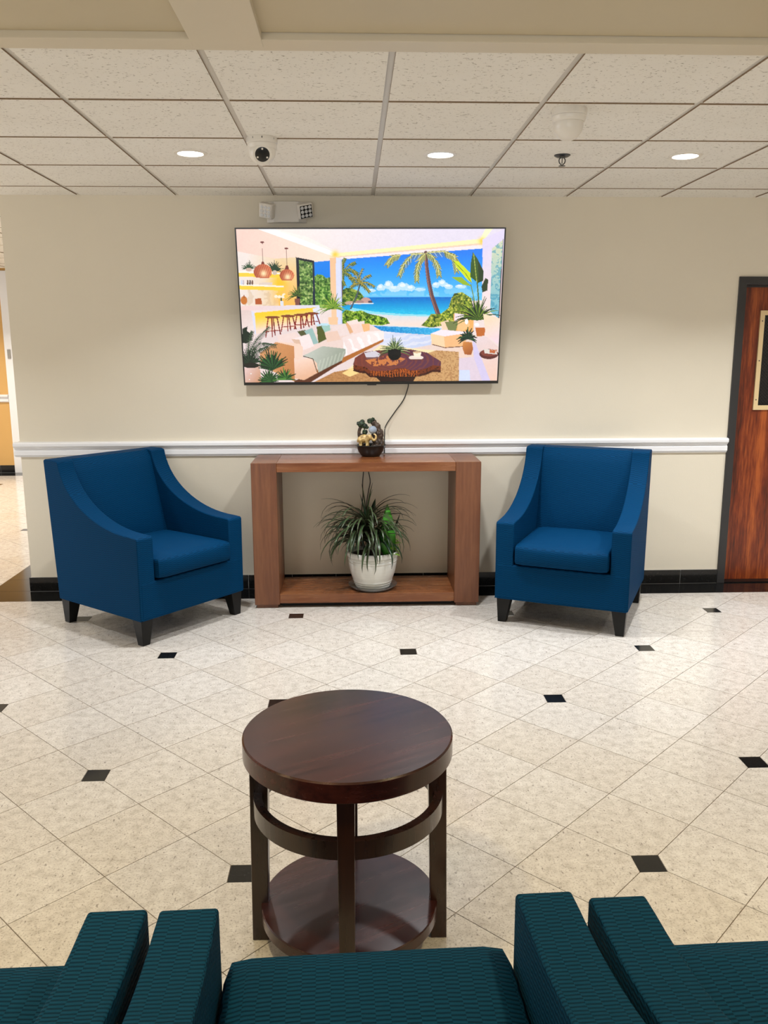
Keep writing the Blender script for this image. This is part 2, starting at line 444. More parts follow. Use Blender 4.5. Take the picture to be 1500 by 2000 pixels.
# ---- chair rails
rail = [(0, .918), (-.012, .918), (-.012, .926), (-.020, .930), (-.020, .958), (-.012, .963), (-.012, .972), (-.022, .977), (-.027, .984), (-.036, .990), (-.036, 1.006), (-.030, 1.013), (0, 1.017)]
structure(prism('trim_1', [(WALL_Y-.0002+p, z) for p, z in rail], 0, XL-.034, XR-.001, M['white']), 'white moulded chair rail along the cream wall', 'trim')
structure(prism('trim_2', [(XL-.0002+p, z) for p, z in rail], 1, WALL_Y+.001, WALL_Y+2.5, M['white']), 'white chair rail returning round the wall corner', 'trim')
structure(prism('trim_3', [(Y1-.0002+p*1.4, z) for p, z in rail], 0, -7.0, -4.425, M['white']), 'pale chair rail on the far tan wall', 'trim')

# ---- suspended ceiling: dropped-edge tiles in a white grid
ceil = structure(box('ceiling', (X0, Y0, 2.64), (X1, Y1, 2.72), M['grid']), 'suspended ceiling of fissured tiles in a white grid', 'ceiling')
CS, CX0, CY0 = .6105, -1.0840, 3.5118
cx = [CX0 + k*CS for k in range(-13, 11)]
me_t = {}
def ceiling_tile(x0, x1, y0, y1):
    g = .0118; x0 += g; x1 -= g; y0 += g if y0 > 2.9 else 0; y1 -= g
    key = (round(x1-x0, 3), round(y1-y0, 3))
    if key not in me_t:
        bm = bmesh.new(); add_box(bm, (0, 0, 0), (x1-x0, y1-y0, .02)); me = bm_mesh('ceiling_tile', bm)
        me.materials.append(M['tile']); me.materials.append(M['tile_edge'])
        for pl in me.polygons: pl.material_index = 0 if pl.normal.z < -.5 else 1
        me_t[key] = me
    o = link('ceiling_tile', me_t[key], None, ceil); o.location = (x0, y0, ZC)
rows = [CY0-CS, CY0, CY0+CS, CY0+2*CS, CY0+3*CS, WALL_Y+.0118]
for k, xa in enumerate(cx[:-1]):
    for y0, y1 in zip(rows, rows[1:]): ceiling_tile(xa, cx[k+1], y0, y1)
hall_rows = [CY0+3*CS + j*CS for j in range(1, 10)] 
for k, xa in enumerate(cx[:-1]):
    xb = cx[k+1]
    if xa > XL: break
    for y0, y1 in zip([WALL_Y+.0118]+hall_rows, hall_rows): ceiling_tile(xa, min(xb, XL+.0118), y0, min(y1, Y1))
def bar(a, b):
    bm = bmesh.new(); add_box(bm, a, b); link('grid_bar', bm_mesh('grid_bar', bm), M['grid'], ceil)
for x in cx:
    if x < X1: bar((x-.012, 2.9, ZC+.006), (x+.012, WALL_Y if x > XL else Y1, ZC+.03))
for y in rows[1:-1]: bar((X0, y-.012, ZC+.0065), (X1, y+.012, ZC+.03))
for y in hall_rows: bar((X0, y-.012, ZC+.0065), (XL, y+.012, ZC+.03))
# lower painted coffers over the seating: frame beams and shallow panels
BZ = 2.5405
box('soffit_beam', (X0, 2.803, BZ), (X1, 2.8975, 2.64), M['beam'], ceil, .002)
for k in range(-3, 3):
    xb = -.4815 + k*2.44
    if k == 0:
        box('soffit_beam', (xb, Y0, BZ-.0015), (xb+.2165, 2.861, 2.64), M['beam'], ceil, .002)
    else: box('soffit_beam', (xb, Y0, BZ-.0015), (xb+.2165, 2.803, 2.64), M['beam'], ceil, .002)
for y in (.2, -2.4): box('soffit_beam', (X0, y, BZ), (X1, y+.2, 2.64), M['beam'], ceil, .002)
for k in range(-4, 3):
    xa, xb = -.4815+.2165+k*2.44, -.4815+(k+1)*2.44
    for y0, y1 in ((.4, 2.803), (-2.2, .2), (Y0, -2.4)):
        box('soffit_panel', (max(xa, X0), y0, BZ+.021), (min(xb, X1), y1-(.004 if (k == 0 and y1 > 2) else 0), 2.63), M['soffit'], ceil)

# ---- doors
d1 = structure(bpy.data.objects.new('door_1', None), 'reddish wood door with a wired glass window in a charcoal frame', 'door'); COL.objects.link(d1)
d1.location = (2.523, WALL_Y, 0)
def jamb(name, w0, w1, top, mat, parent, y0=-.012, y1=.12):
    pts = [(w0[0], .0), (w0[1], .0), (w0[1], top-(w0[1]-w0[0])), (w1[0], top-(w0[1]-w0[0])), (w1[0], 0), (w1[1], 0), (w1[1], top), (w0[0], top)]
    return prism(name, pts, 1, y0, y1, mat, parent, .002)
jamb('door_frame', (0, .052), (.992, 1.044), 2.066, M['frame'], d1)
jamb('door_stop', (.05, .064), (.980, .994), 2.016, M['frame'], d1, .045, .12)
M['door'] = m_wood('red_brown_door_veneer', srgb(52, 17, 7), srgb(116, 45, 15), srgb(168, 84, 34), .3, 'Z', 1.9, coat=.15, contrast=1.15)
lx0, lx1, lz0, lz1 = .205, .839, 1.215, 1.835
bm = bmesh.new()
for a, b in (((.054, .062, .008), (lx0, .104, 2.012)), ((lx1, .062, .008), (.990, .104, 2.012)), ((lx0, .062, .008), (lx1, .104, lz0)), ((lx0, .062, lz1), (lx1, .104, 2.012))): add_box(bm, a, b)
bmesh.ops.remove_doubles(bm, verts=bm.verts[:], dist=1e-5)
leaf = link('door_leaf', bm_mesh('door_leaf', bm), M['door'], d1)
bm = bmesh.new()
for a, b in (((lx0-.018, .05, lz0-.018), (lx0+.012, .0618, lz1+.018)), ((lx1-.012, .05, lz0-.018), (lx1+.018, .0618, lz1+.018)), ((lx0+.012, .05, lz0-.018), (lx1-.012, .0618, lz0+.012)), ((lx0+.012, .05, lz1-.012), (lx1-.012, .0618, lz1+.018))): add_box(bm, a, b)
link('glazing_frame', bm_mesh('glazing_frame', bm), M['cream'], leaf)
t = NT('dark_wired_glass'); t.set(Base_Color=grey(.006), Roughness=.05); M['dglass'] = t.m
box('glass_pane', (lx0, .075, lz0), (lx1, .082, lz1), M['dglass'], leaf)
bm = bmesh.new(); st = .022
for sgn in (1, -1):
    for k in range(-40, 60):
        xa = lx0 + k*st
        x_a, x_b = (xa, xa+(lz1-lz0)) if sgn > 0 else (xa+(lz1-lz0), xa)
        lo, hi = 0.0, 1.0
        dx = x_b-x_a
        for lim, side in ((lx0, 0), (lx1, 1)):
            tt = (lim-x_a)/dx
            if (dx > 0) == (side == 0): lo = max(lo, tt)
            else: hi = min(hi, tt)
        if hi-lo < .02: continue
        add_tube(bm, [(x_a+dx*lo, .074, lz0+(lz1-lz0)*lo), (x_a+dx*hi, .074, lz0+(lz1-lz0)*hi)], .0006, 4)
link('wire_mesh', bm_mesh('wire_mesh', bm), M['dsteel'], leaf)
for sx in (lx0-.003, lx1+.003):
    for z in (lz0+.05, (lz0+lz1)/2, lz1-.05):
        lathe('screw', [(0, .0015), (.004, .001), (.0045, 0)], M['dsteel'], leaf, 10, (sx, .0498, z), Matrix.Rotation(PI/2, 4, 'X'))
box('threshold', (.052, -.006, 0), (.992, .12, .007), M['legwood'], d1)
d2 = structure(bpy.data.objects.new('door_2', None), 'white door in the far tan wall of the hall', 'door'); COL.objects.link(d2)
d2.location = (-4.30, Y1, 0)
jamb('door_frame', (-.12, .0), (.96, 1.08), 2.553, M['white'], d2, -.03, .10)
box('door_leaf', (0, -.02, .01), (.96, .03, 2.43), M['white'], d2)
lathe('door_knob', [(.028, 0), (.028, .006), (.012, .012), (.012, .035), (.026, .05), (.022, .066), (0, .07)], M['chrome'], d2, 20, (.07, -.0205, 1.0), Matrix.Rotation(PI/2, 4, 'X'))
plate = box('wall_plate', (-4.385, Y1-.0445, 1.47), (-4.345, Y1-.0305, 1.585), plain('grey_plastic', srgb(150, 146, 140), .4), None, .004)
tag(plate, 'small grey wall plate on the white casing at the far end of the hall', 'wall plate')
# ------------------------------------------------------------------ ceiling fittings
M['lens'] = m_emit('lit_lens', (1, .98, .95, 1), 14)
M['lens_warm'] = m_emit('lit_warm_lens', (1, .84, .6, 1), 14)
def downlight(x, y, z, label, power, col, lens, group='recessed round ceiling downlights', spread=None):
    t = thing('downlight', label, 'ceiling light', (x, y, z), 0, group)
    lathe('trim_ring', [(.082, 0), (.080, -.004), (.064, -.006), (.0605, -.002), (.0605, 0)], M['plastic'], t, 48)
    lathe('lens', [(0, -.003), (.045, -.0035), (.060, -.002)], lens, t, 48)
    l = area_light('lamp', (0, 0, -.008), (0, 0, 0), .13, power, col, spread=spread or DOWN_SPREAD); l.parent = t
    return t
for x, lb in ((-.779, 'lit round downlight in the tile nearest the white dome camera with a black lens'), (.442, 'lit round downlight above the television, middle of its row'), (1.663, 'lit round downlight above the blue armchair nearest the wood door')):
    downlight(x, 4.43, ZC, lb, DOWN_W, DOWN_COL, M['lens'])
for x in (-3.22, 2.884, 4.105): downlight(x, 4.43, ZC, 'lit round downlight further along the row beyond the frame', DOWN_W, DOWN_COL, M['lens'])
for x in (-2.3, -.6, 1.15, 2.9):
    for y in (1.45, -1.1, -3.5):
        near = y > 0
        downlight(x, y, BZ+.021, 'warm downlight in the painted coffer above the teal armchairs' if near else 'downlight in the painted coffers further back in the lobby', WARM_W if near else BACK_W, WARM_COL if near else BACK_COL, M['lens_warm'], 'warm downlights over the seating' if near else 'downlights in the coffers behind', 110 if near else 180)
for x, y in ((-4.136, 6.26), (-4.136, 8.1), (-4.136, 9.9), (-5.97, 2.0+2.43), (-5.97, 8.1)): downlight(x, y, ZC, 'lit round downlight in the hall ceiling', 34, (1, .93, .82), M['lens'], 'hall downlights')

def turret(x, y, rotz, label, eye=True):
    t = thing('dome_camera', label, 'security camera', (x, y, ZC), rotz)
    lathe('mounting_base', [(0, 0), (.068, 0), (.070, -.004), (.070, -.024), (.066, -.028), (0, -.028)], M['plastic'], t, 44)
    for a in (-2.2, -1.57, -.7, .6, 2.0): box('screw_slot', (.0675*math.cos(a)-.002, .0675*math.sin(a)-.003, -.014), (.0675*math.cos(a)+.002, .0675*math.sin(a)-.0025+.001, -.006), M['blackp'], t)
    lathe('housing', [(.067, -.0285), (.0665, -.036), (.064, -.046), (.060, -.050), (0, -.050)], M['plastic'], t, 44)
    # eyeball set in the housing, its flat face tilted out towards local -y
    TIL = Matrix.Rotation(math.radians(-62), 4, 'X'); ctr = (0, -.004, -.058); R0 = .0605
    lathe('eyeball', [(0, -.0435), (.040, -.0435), (.0415, -.0440)]+[(R0*math.sin(a), -R0*math.cos(a)) for a in [math.radians(q) for q in range(44, 181, 8)]], M['plastic'], t, 44, ctr, TIL)
    f = lathe('lens_window', [(0, -.0452), (.028, -.0450), (.0325, -.0436)], M['blackp'], t, 36, ctr, TIL)
    for a in (-90, 30, 150):
        lathe('infrared_lamp', [(0, -.0468), (.004, -.0466), (.0045, -.0454)], M['plastic'], f, 14, ctr, TIL @ Matrix.Translation((.0245*math.cos(math.radians(a)), .0245*math.sin(math.radians(a)), .0008)))
    return t
turret(-.400, 4.115, math.radians(6), 'white dome camera with a black lens facing the room')
turret(.872, 3.60, math.radians(205), 'white dome camera turned away towards the wall, beside the sprinkler')

t = thing('fire_sprinkler', 'small dark pendent sprinkler head hanging from the ceiling tile', 'sprinkler', (1.047, 4.432, ZC))
lathe('escutcheon', [(0, 0), (.040, 0), (.040, -.003), (.028, -.010), (.014, -.012), (0, -.012)], M['dsteel'], t, 32)
bm = bmesh.new()
for sg in (-1, 1): add_tube(bm, smooth_path([(sg*.007, 0, -.012), (sg*.015, 0, -.022), (sg*.013, 0, -.036), (sg*.003, 0, -.046)], 5), .0028, 8)
link('frame_arms', bm_mesh('frame_arms', bm), M['dsteel'], t, 60)
lathe('glass_bulb', [(0, -.011), (.0022, -.013), (.0022, -.040), (0, -.042)], M['dsteel'], t, 12)
lathe('deflector', [(0, -.046), (.006, -.046), (.006, -.049), (.016, -.050), (.017, -.052), (0, -.053)], M['dsteel'], t, 24)

# ---- emergency light on the wall above the television
t = thing('emergency_light', 'white twin-head emergency light on the wall above the television', 'emergency light', (-.405, WALL_Y, 2.388))
hw, hh = .125, .128
prism('housing', [(-hw, 0), (hw, 0), (hw*.98, -.018), (hw*.62, -.048), (-hw*.62, -.048), (-hw*.98, -.018)], 2, .002, hh, M['plastic'], t, .005, 3)
M['led_dark'] = plain('led_reflector', grey(.03), .25, metal=.3)
M['led'] = plain('led_lens', grey(.75), .12)
for sx, ry in ((-1, -24), (1, 24)):
    m4 = Matrix.Translation((sx*.118, -.062, .070)) @ Matrix.Rotation(math.radians(ry), 4, 'Z') @ Matrix.Rotation(math.radians(22), 4, 'X') @ Matrix.Rotation(math.radians(-sx*14), 4, 'Y')
    bm = bmesh.new(); add_box(bm, (-.046, -.022, -.046), (.046, .022, .046)); bmesh.ops.transform(bm, matrix=m4, verts=bm.verts[:])
    head = link('lamp_head', bm_mesh('lamp_head', bm), M['plastic'], t, bevel=.008, seg=3)
    bm = bmesh.new(); add_box(bm, (-.038, -.0235, -.038), (.038, -.0222, .038)); bmesh.ops.transform(bm, matrix=m4, verts=bm.verts[:])
    link('reflector', bm_mesh('reflector', bm), M['led_dark'] if sx > 0 else M['plastic'], head)
    for i in range(3):
        for j in range(3):
            lathe('led', [(.0105, 0), (.0095, .003), (.0045, .0035), (.003, .001), (0, .001)], M['led'], head, 16, (0, 0, 0), m4 @ Matrix.Translation(((i-1)*.0245, -.0236, (j-1)*.0245)) @ Matrix.Rotation(PI/2, 4, 'X'))
tube('neck', smooth_path([(-.09, -.03, .075), (-.118, -.055, .07)]), .014, M['plastic'], t, 10)
tube('neck', smooth_path([(.09, -.03, .075), (.118, -.055, .07)]), .014, M['plastic'], t, 10)

# ------------------------------------------------------------------ armchairs
def weave(o, swap=False):
    """UVs in metres, projected along each face's main axis, for the woven fabric."""
    me = o.data; uv = me.uv_layers.new(name='weave')
    for pl in me.polygons:
        n = pl.normal; ax = max(range(3), key=lambda i: abs(n[i]) * (1.0 if i else 1.15))
        for li in pl.loop_indices:
            v = me.vertices[me.loops[li].vertex_index].co
            uv.data[li].uv = (v.y, v.z) if ax == 0 else ((v.x, v.z) if ax == 1 else (v.x, v.y))
def arm_curve(ext=0):
    """Side outline (y, z) of arm and wing: flat at the front, sweeping up to the back."""
    pts = [(-.375, .15), (-.378, .605), (-.370, .615)]
    for k in range(0, 19):
        a = k/18*math.radians(84)
        pts.append((-.315 + (.630+ext)*math.sin(a), .618 + .400*(1-math.cos(a))))
    pts += [(.335+ext, .985), (.438+ext, .985), (.455+ext, .978), (.395+ext*.5, .15)]
    return pts
AW, AT = .775, .108
def puffy(name, a, b, crown, mat, parent, cuts=10, rnd=.03):
    """A cushion: a box subdivided, edges rounded and the top crowned."""
    bm = bmesh.new(); add_box(bm, a, b)
    bmesh.ops.subdivide_edges(bm, edges=bm.edges[:], cuts=cuts, use_grid_fill=True)
    cx_, cy_ = (a[0]+b[0])/2, (a[1]+b[1])/2; hx, hy = (b[0]-a[0])/2, (b[1]-a[1])/2; cz, hz = (a[2]+b[2])/2, (b[2]-a[2])/2
    for v in bm.verts:
        q = Vector(((v.co.x-cx_), (v.co.y-cy_), (v.co.z-cz))); h = Vector((hx, hy, hz))
        inner = Vector([max(-h[i]+rnd, min(h[i]-rnd, q[i])) for i in range(3)])
        dlt = q-inner
        if dlt.length > 1e-6: q = inner + dlt.normalized()*min(dlt.length, rnd) if dlt.length > rnd else inner+dlt
        w = max(0, 1-(q.x/hx)**2)*max(0, 1-(q.y/hy)**2)
        if v.co.z > cz: q.z += crown*w*(v.co.z-cz)/hz
        fw = max(0, 1-(q.x/hx)**4)*max(0, 1-((v.co.z-cz)/hz)**2)
        if v.co.y < cy_: q.y -= crown*.8*fw*(cy_-v.co.y)/hy
        v.co = Vector((cx_, cy_, cz))+q
    o = link(name, bm_mesh(name, bm), mat, parent, 50); weave(o); return o
def make_armchair(name, label, fabric, group, ext=0):
    t = thing(name, label, 'armchair', group=group)
    for sx in (-1, 1):
        x0, x1 = (-AW/2, -AW/2+AT) if sx < 0 else (AW/2-AT, AW/2)
        o = prism('arm', arm_curve(ext), 0, x0, x1, fabric, t, .020, 5, 40); weave(o)
    ix = AW/2-AT-.001
    # backrest: leaning, slightly crowned front, top flush with the wings
    bm = bmesh.new(); ny, nz = 14, 12; V_ = {}
    prof_b = lambda s_: (.395+.018*s_ if s_ > .0 else .36, 0)
    for i in range(ny+1):
        fx = -1+2*i/ny
        for k in range(nz+1):
            s_ = k/nz; z = .46+s_*.528
            y = .190 + s_*(.142+ext*1.2) - .020*(1-fx**4)*(1-(2*s_-1)**4) - .012*(1-fx**2)
            edge = max(0, (s_-.95)/.05); y += .02*edge**2; z -= .006*edge**2
            V_[i, k] = bm.verts.new((fx*ix, y, z))
    for i in range(ny):
        for k in range(nz): bm.faces.new((V_[i, k], V_[i+1, k], V_[i+1, k+1], V_[i, k+1]))
    bk = {}
    for i in range(ny+1):
        fx = -1+2*i/ny
        for k, (y, z) in enumerate(((.438+ext, .985), (.455+ext, .975), (.395+ext*.5, .15), (.16, .15), (.16, .46))): bk[i, k] = bm.verts.new((fx*ix, y, z))
    for i in range(ny):
        bm.faces.new((V_[i, nz], V_[i+1, nz], bk[i+1, 0], bk[i, 0]))
        for k in range(4): bm.faces.new((bk[i, k], bk[i+1, k], bk[i+1, k+1], bk[i, k+1]))
        bm.faces.new((bk[i, 4], bk[i+1, 4], V_[i+1, 0], V_[i, 0]))
    for i in (0, ny): bm.faces.new([V_[i, k] for k in range(nz+1)] + [bk[i, k] for k in range(5)])
    o = link('backrest', bm_mesh('backrest', bm), fabric, t, 40); weave(o)
    o = box('base', (-AW/2+.012, -.3775, .152), (AW/2-.012, .16, .360), fabric, t, .008, 3); weave(o)
    puffy('seat_cushion', (-ix+.004, -.405, .363), (ix-.004, .20, .492), .016, fabric, t)
    tube('piping', [(-AW/2+.01, -.374, .152), (AW/2-.01, -.374, .152), (AW/2-.003, .39, .152), (-AW/2+.003, .39, .152), (-AW/2+.003, -.374, .152)], .004, fabric, t, 6)
    weave(t.children[-1])
    for sx in (-1, 1):
        for y, dy in ((-.325, -1), (.35, 1)):
            bm = bmesh.new(); cx_ = sx*(AW/2-.052)
            top, bot = [], []
            for (ux, uy) in ((-1, -1), (1, -1), (1, 1), (-1, 1)):
                top.append(bm.verts.new((cx_+ux*.042, y+uy*.040, .152))); bot.append(bm.verts.new((cx_+sx*.010+ux*.024, y+dy*.010+uy*.023, 0)))
            bm.faces.new(top); bm.faces.new(bot)
            for k in range(4): bm.faces.new((top[k], top[(k+1) % 4], bot[(k+1) % 4], bot[k]))
            link('leg', bm_mesh('leg', bm), M['legwood'], t, bevel=.002)
    return t
M['blue'] = m_fabric('petrol_blue_weave', srgb(0, 33, 60), srgb(0, 57, 96), .7, .0, .25)
M['teal'] = m_fabric('teal_shaded_weave', srgb(1, 21, 36), srgb(11, 61, 88), .7, .05, 1.0)  # same weave as the blue, warm light and shading put into its colour
# placed by the feet: front-left foot, front-right foot
def chair_pose(fl, fr):
    a = Vector(fl); b = Vector(fr); dx = (b-a).normalized(); back = Vector((-dx.y, dx.x)); mid = (a+b)/2
    c = mid + back*.335
    return (c.x, c.y, 0), math.atan2(dx.y, dx.x)
loc, rz = chair_pose((-1.175, 4.548), (-.742, 5.088))
ch = make_armchair('armchair', 'petrol blue armchair facing the plant, beside the hall opening', M['blue'], 'blue armchairs against the cream wall')
ch.location = loc; ch.rotation_euler = (0, 0, rz)
loc, rz = chair_pose((.893, 4.892), (1.500, 4.588))
dup(ch, loc, rz+.025, 'petrol blue armchair beside the wood door, right of the console table')
fg = make_armchair('armchair', 'dark teal armchair seen from behind, its seat below the round table', M['teal'], 'teal armchairs in the foreground row', .05)
fg.location = (.034, 1.055, 0); fg.rotation_euler = (0, 0, PI+.034)
dup(fg, (-.766, 1.035, 0), PI+.03, 'dark teal armchair at the bottom left corner, mostly cut off')
dup(fg, (.832, 1.055, 0), PI+.02, 'dark teal armchair at the bottom right corner, mostly cut off')

# ------------------------------------------------------------------ console table
M['console'] = m_wood('brown_console_wood', srgb(82, 46, 27), srgb(106, 62, 37), srgb(124, 78, 49), .3, 'Z', 1.3)
M['console_h'] = m_wood('brown_console_wood_lengthwise', srgb(94, 51, 28), srgb(122, 72, 41), srgb(140, 91, 54), .2, 'X', 1.3)
t = thing('console_table', 'long brown wooden console table of heavy open frame under the television', 'console table', (0, 0, 0))
CXL, CXR, CYF, CYB, CZT = -.630, .790, 5.185, 5.598, .926
for a, b in ((CXL, CXL+.157), (CXR-.157, CXR)):
    s_ = box('side_panel', (a, CYF, .022), (b, CYB, CZT), M['console'], t, .003)
    box('plinth', (a+.012, CYF+.015, 0), (b-.012, CYB-.01, .022), M['console'], s_)
box('top', (CXL+.157, CYF+.006, .868), (CXR-.157, CYB, CZT-.0015), M['console_h'], t, .002)
box('shelf', (CXL+.157, CYF+.006, .030), (CXR-.157, CYB, .090), M['console_h'], t, .002)
box('plinth', (CXL+.17, CYF+.05, 0), (CXR-.17, CYB-.02, .030), M['legwood'], t)

# ------------------------------------------------------------------ round side table
M['walnut'] = m_wood('dark_walnut_veneer', srgb(26, 9, 7), srgb(50, 20, 15), srgb(72, 31, 22), .2, 'X', .9, spec=.35, coat=.2, contrast=1.0, turn=-.5)
M['walnut_leg'] = m_wood('dark_walnut_solid', srgb(20, 8, 5), srgb(36, 16, 8), srgb(52, 25, 12), .22, 'Z', .9, coat=.3)
TR = .2815
t = thing('side_table', 'round dark walnut side table with a lower shelf on the granite floor', 'side table', (-.022, 2.132, 0), 0)
lathe('top', [(0, .620), (TR-.004, .620), (TR, .616), (TR, .568), (TR-.003, .565), (0, .565)], M['walnut'], t, 96)
lathe('shelf', [(0, .118), (.242, .118), (.245, .115), (.245, .086), (0, .086)], M['walnut'], t, 96)
for k in range(4):
    a = math.radians(-91+90*k); R4 = Matrix.Rotation(a, 4, 'Z')
    bm = bmesh.new()
    top, bot = [], []
    for (ux, uy) in ((-1, -1), (1, -1), (1, 1), (-1, 1)):
        top.append(bm.verts.new((.240+ux*.025, uy*.022, .5655))); bot.append(bm.verts.new((.250+ux*.022, uy*.019, 0)))
    bm.faces.new(top); bm.faces.new(bot)
    for q in range(4): bm.faces.new((top[q], top[(q+1) % 4], bot[(q+1) % 4], bot[q]))
    bmesh.ops.transform(bm, matrix=R4, verts=bm.verts[:])
    link('leg', bm_mesh('leg', bm), M['walnut_leg'], t, bevel=.002)
    bm = bmesh.new(); n = 20; rr = []
    for q in range(n+1):
        b_ = a + math.radians(4.5) + q/n*math.radians(81)
        rr.append([bm.verts.new((r*math.cos(b_), r*math.sin(b_), z)) for r, z in ((.234, .402), (.257, .402), (.257, .452), (.234, .452))])
    for A, B in zip(rr, rr[1:]):
        for q in range(4): bm.faces.new((A[q], A[(q+1) % 4], B[(q+1) % 4], B[q]))
    bm.faces.new(rr[0]); bm.faces.new(rr[-1])
    link('stretcher_ring', bm_mesh('stretcher_ring', bm), M['walnut_leg'], t, 35)
# ------------------------------------------------------------------ television
TVW, TVH = 1.6475, .9655
tv = thing('television', 'large wall television showing a bright beach living room picture', 'television', (.1237, 5.570, 1.385))
tv.rotation_euler = (math.radians(10.45), math.radians(-.2), 0)
box('back_cover', (-TVW/2+.002, .004, .002), (TVW/2-.002, .034, TVH-.002), M['blackp'], tv, .004)
bm = bmesh.new(); bz = .010
for a, b in (((-TVW/2, -.004, 0), (-TVW/2+.008, .012, TVH)), ((TVW/2-.008, -.004, 0), (TVW/2, .012, TVH)), ((-TVW/2+.008, -.004, TVH-.008), (TVW/2-.008, .012, TVH)), ((-TVW/2+.008, -.004, 0), (TVW/2-.008, .012, .018))): add_box(bm, a, b)
link('bezel', bm_mesh('bezel', bm), M['blackp'], tv)
box('sensor_bump', (-.03, -.005, -.006), (.03, .010, .002), M['blackp'], tv, .002)
box('wall_mount', (-.25, .034, .36), (.25, .090, .60), M['blackp'], tv)

GW, GH = 560, 326
def paint_screen():
    """The moving-picture still on the screen, painted shape by shape in the units of a 1500 x 1132 sketch."""
    rng = np.random.default_rng(3)
    src = np.array([(0, 0), (1, 0), (1, 1), (0, 1)], float); dst = np.array([(52, 205), (1437, 203), (1405, 985), (100, 993)], float)
    A = []; B = []
    for (x, y), (X, Y) in zip(src, dst):
        A += [[x, y, 1, 0, 0, 0, -X*x, -X*y], [0, 0, 0, x, y, 1, -Y*x, -Y*y]]; B += [X, Y]
    h = np.append(np.linalg.solve(np.array(A), np.array(B)), 1).reshape(3, 3)
    uu, vv = np.meshgrid(np.linspace(0, 1, GW), np.linspace(0, 1, GH))
    den = h[2, 0]*uu+h[2, 1]*vv+1
    X = (h[0, 0]*uu+h[0, 1]*vv+h[0, 2])/den; Y = (h[1, 0]*uu+h[1, 1]*vv+h[1, 2])/den
    img = np.zeros((GH, GW, 3)); img[:] = (238, 222, 218)
    def vnoise(s, seed, oct=3):
        out = np.zeros_like(X); amp = 1; tot = 0
        for o in range(oct):
            r = np.random.default_rng(seed+o).random((160, 160)); fx, fy = (X/s*2**o) % 158, (Y/s*2**o) % 158
            ix, iy = fx.astype(int), fy.astype(int); tx, ty = fx-ix, fy-iy; tx = tx*tx*(3-2*tx); ty = ty*ty*(3-2*ty)
            out += amp*((r[iy, ix]*(1-tx)+r[iy, ix+1]*tx)*(1-ty)+(r[iy+1, ix]*(1-tx)+r[iy+1, ix+1]*tx)*ty); tot += amp; amp *= .6
        return out/tot
    N1, N2, N3 = vnoise(14, 1), vnoise(40, 11), vnoise(7, 21)
    def inside(pts):
        m = np.zeros(X.shape, bool); n = len(pts)
        for i in range(n):
            (x1, y1), (x2, y2) = pts[i], pts[(i+1) % n]
            if y1 == y2: continue
            c = ((Y >= min(y1, y2)) & (Y < max(y1, y2))); m ^= c & (X < (x2-x1)*(Y-y1)/(y2-y1)+x1)
        return m
    def put(m, col, a=1.0):
        col = np.asarray(col, float)
        if col.ndim == 1: img[m] = img[m]*(1-a)+col*a
        else: img[m] = img[m]*(1-a)+col[m]*a
    def grad(c0, c1, p0, p1):
        d = ((X-p0[0])*(p1[0]-p0[0])+(Y-p0[1])*(p1[1]-p0[1]))/((p1[0]-p0[0])**2+(p1[1]-p0[1])**2); d = np.clip(d, 0, 1)[..., None]
        return np.array(c0)*(1-d)+np.array(c1)*d
    def poly(pts, col, a=1.0): put(inside(pts), col, a)
    def stroke(pts, w, col, a=1.0, w2=None):
        n = len(pts)-1
        for i in range(n):
            (x1, y1), (x2, y2) = pts[i], pts[i+1]; L = max(1e-6, (x2-x1)**2+(y2-y1)**2)
            t = np.clip(((X-x1)*(x2-x1)+(Y-y1)*(y2-y1))/L, 0, 1); ww = w if w2 is None else w+(w2-w)*((i+t)/n)
            put(np.hypot(X-x1-t*(x2-x1), Y-y1-t*(y2-y1)) < ww/2, col, a)
    def ell(cx, cy, rx, ry, col, a=1.0, cut=None):
        m = ((X-cx)/rx)**2+((Y-cy)/ry)**2 < 1
        if cut is not None: m &= cut
        put(m, col, a)
    def foliage(pts, dark, mid, light, ragged=0):
        m = inside(pts)
        q = np.clip((N3*.65+N1*.35-.30)/.42, 0, 1)[..., None]; dk, md, lt = (np.array(k, float) for k in (dark, mid, light))
        c = np.where(q < .5, dk+(md-dk)*q*2, md+(lt-md)*(q*2-1)); c = c*(.80+.4*N2[..., None]); put(m, np.clip(c, 0, 255))
    def glow(cx, cy, r, col, a):
        g = (np.exp(-((X-cx)**2+(Y-cy)**2)/(r*r))*a)[..., None]; img[:] = img*(1-g)+np.array(col, float)*g
    def star(cx, cy, n, L, w, cols, a0, a1, droop=.5, seed=0):
        """A spray of arching leaves from one point."""
        r = np.random.default_rng(seed)
        for k in range(n):
            a = math.radians(a0+(a1-a0)*(k+.5*r.random())/max(1, n-1)); l = L*(.7+.45*r.random()); c = cols[k % len(cols)]
            p = [(cx, cy)]
            for q in (.35, .7, 1.0): p.append((cx+l*q*math.cos(a), cy-l*q*math.sin(a)+droop*l*q*q*abs(math.cos(a))))
            stroke(p, w, c, 1, w*.25)
    def frond(pts, span, col, col2, n=16):
        """A palm frond: a rib with leaflets hanging off both sides."""
        n = int(n*1.7)
        P = np.array(pts, float); seg = np.linspace(0, len(P)-1.001, n)
        for k, s in enumerate(seg):
            i = int(s); f = s-i; p = P[i]*(1-f)+P[i+1]*f; d = P[i+1]-P[i]; d = d/np.hypot(*d); L = span*(1-.55*abs(k/n-.35))
            for sg in (-1, 1):
                q = p+np.array((d[0]*.75-sg*d[1]*.75, d[1]*.75+sg*d[0]*.75+.45))*L*.6
                stroke([tuple(p), tuple(q)], 4.2, col if (k*7+sg) % 3 else col2, .9, 1.6)
        stroke(pts, 4, col2)
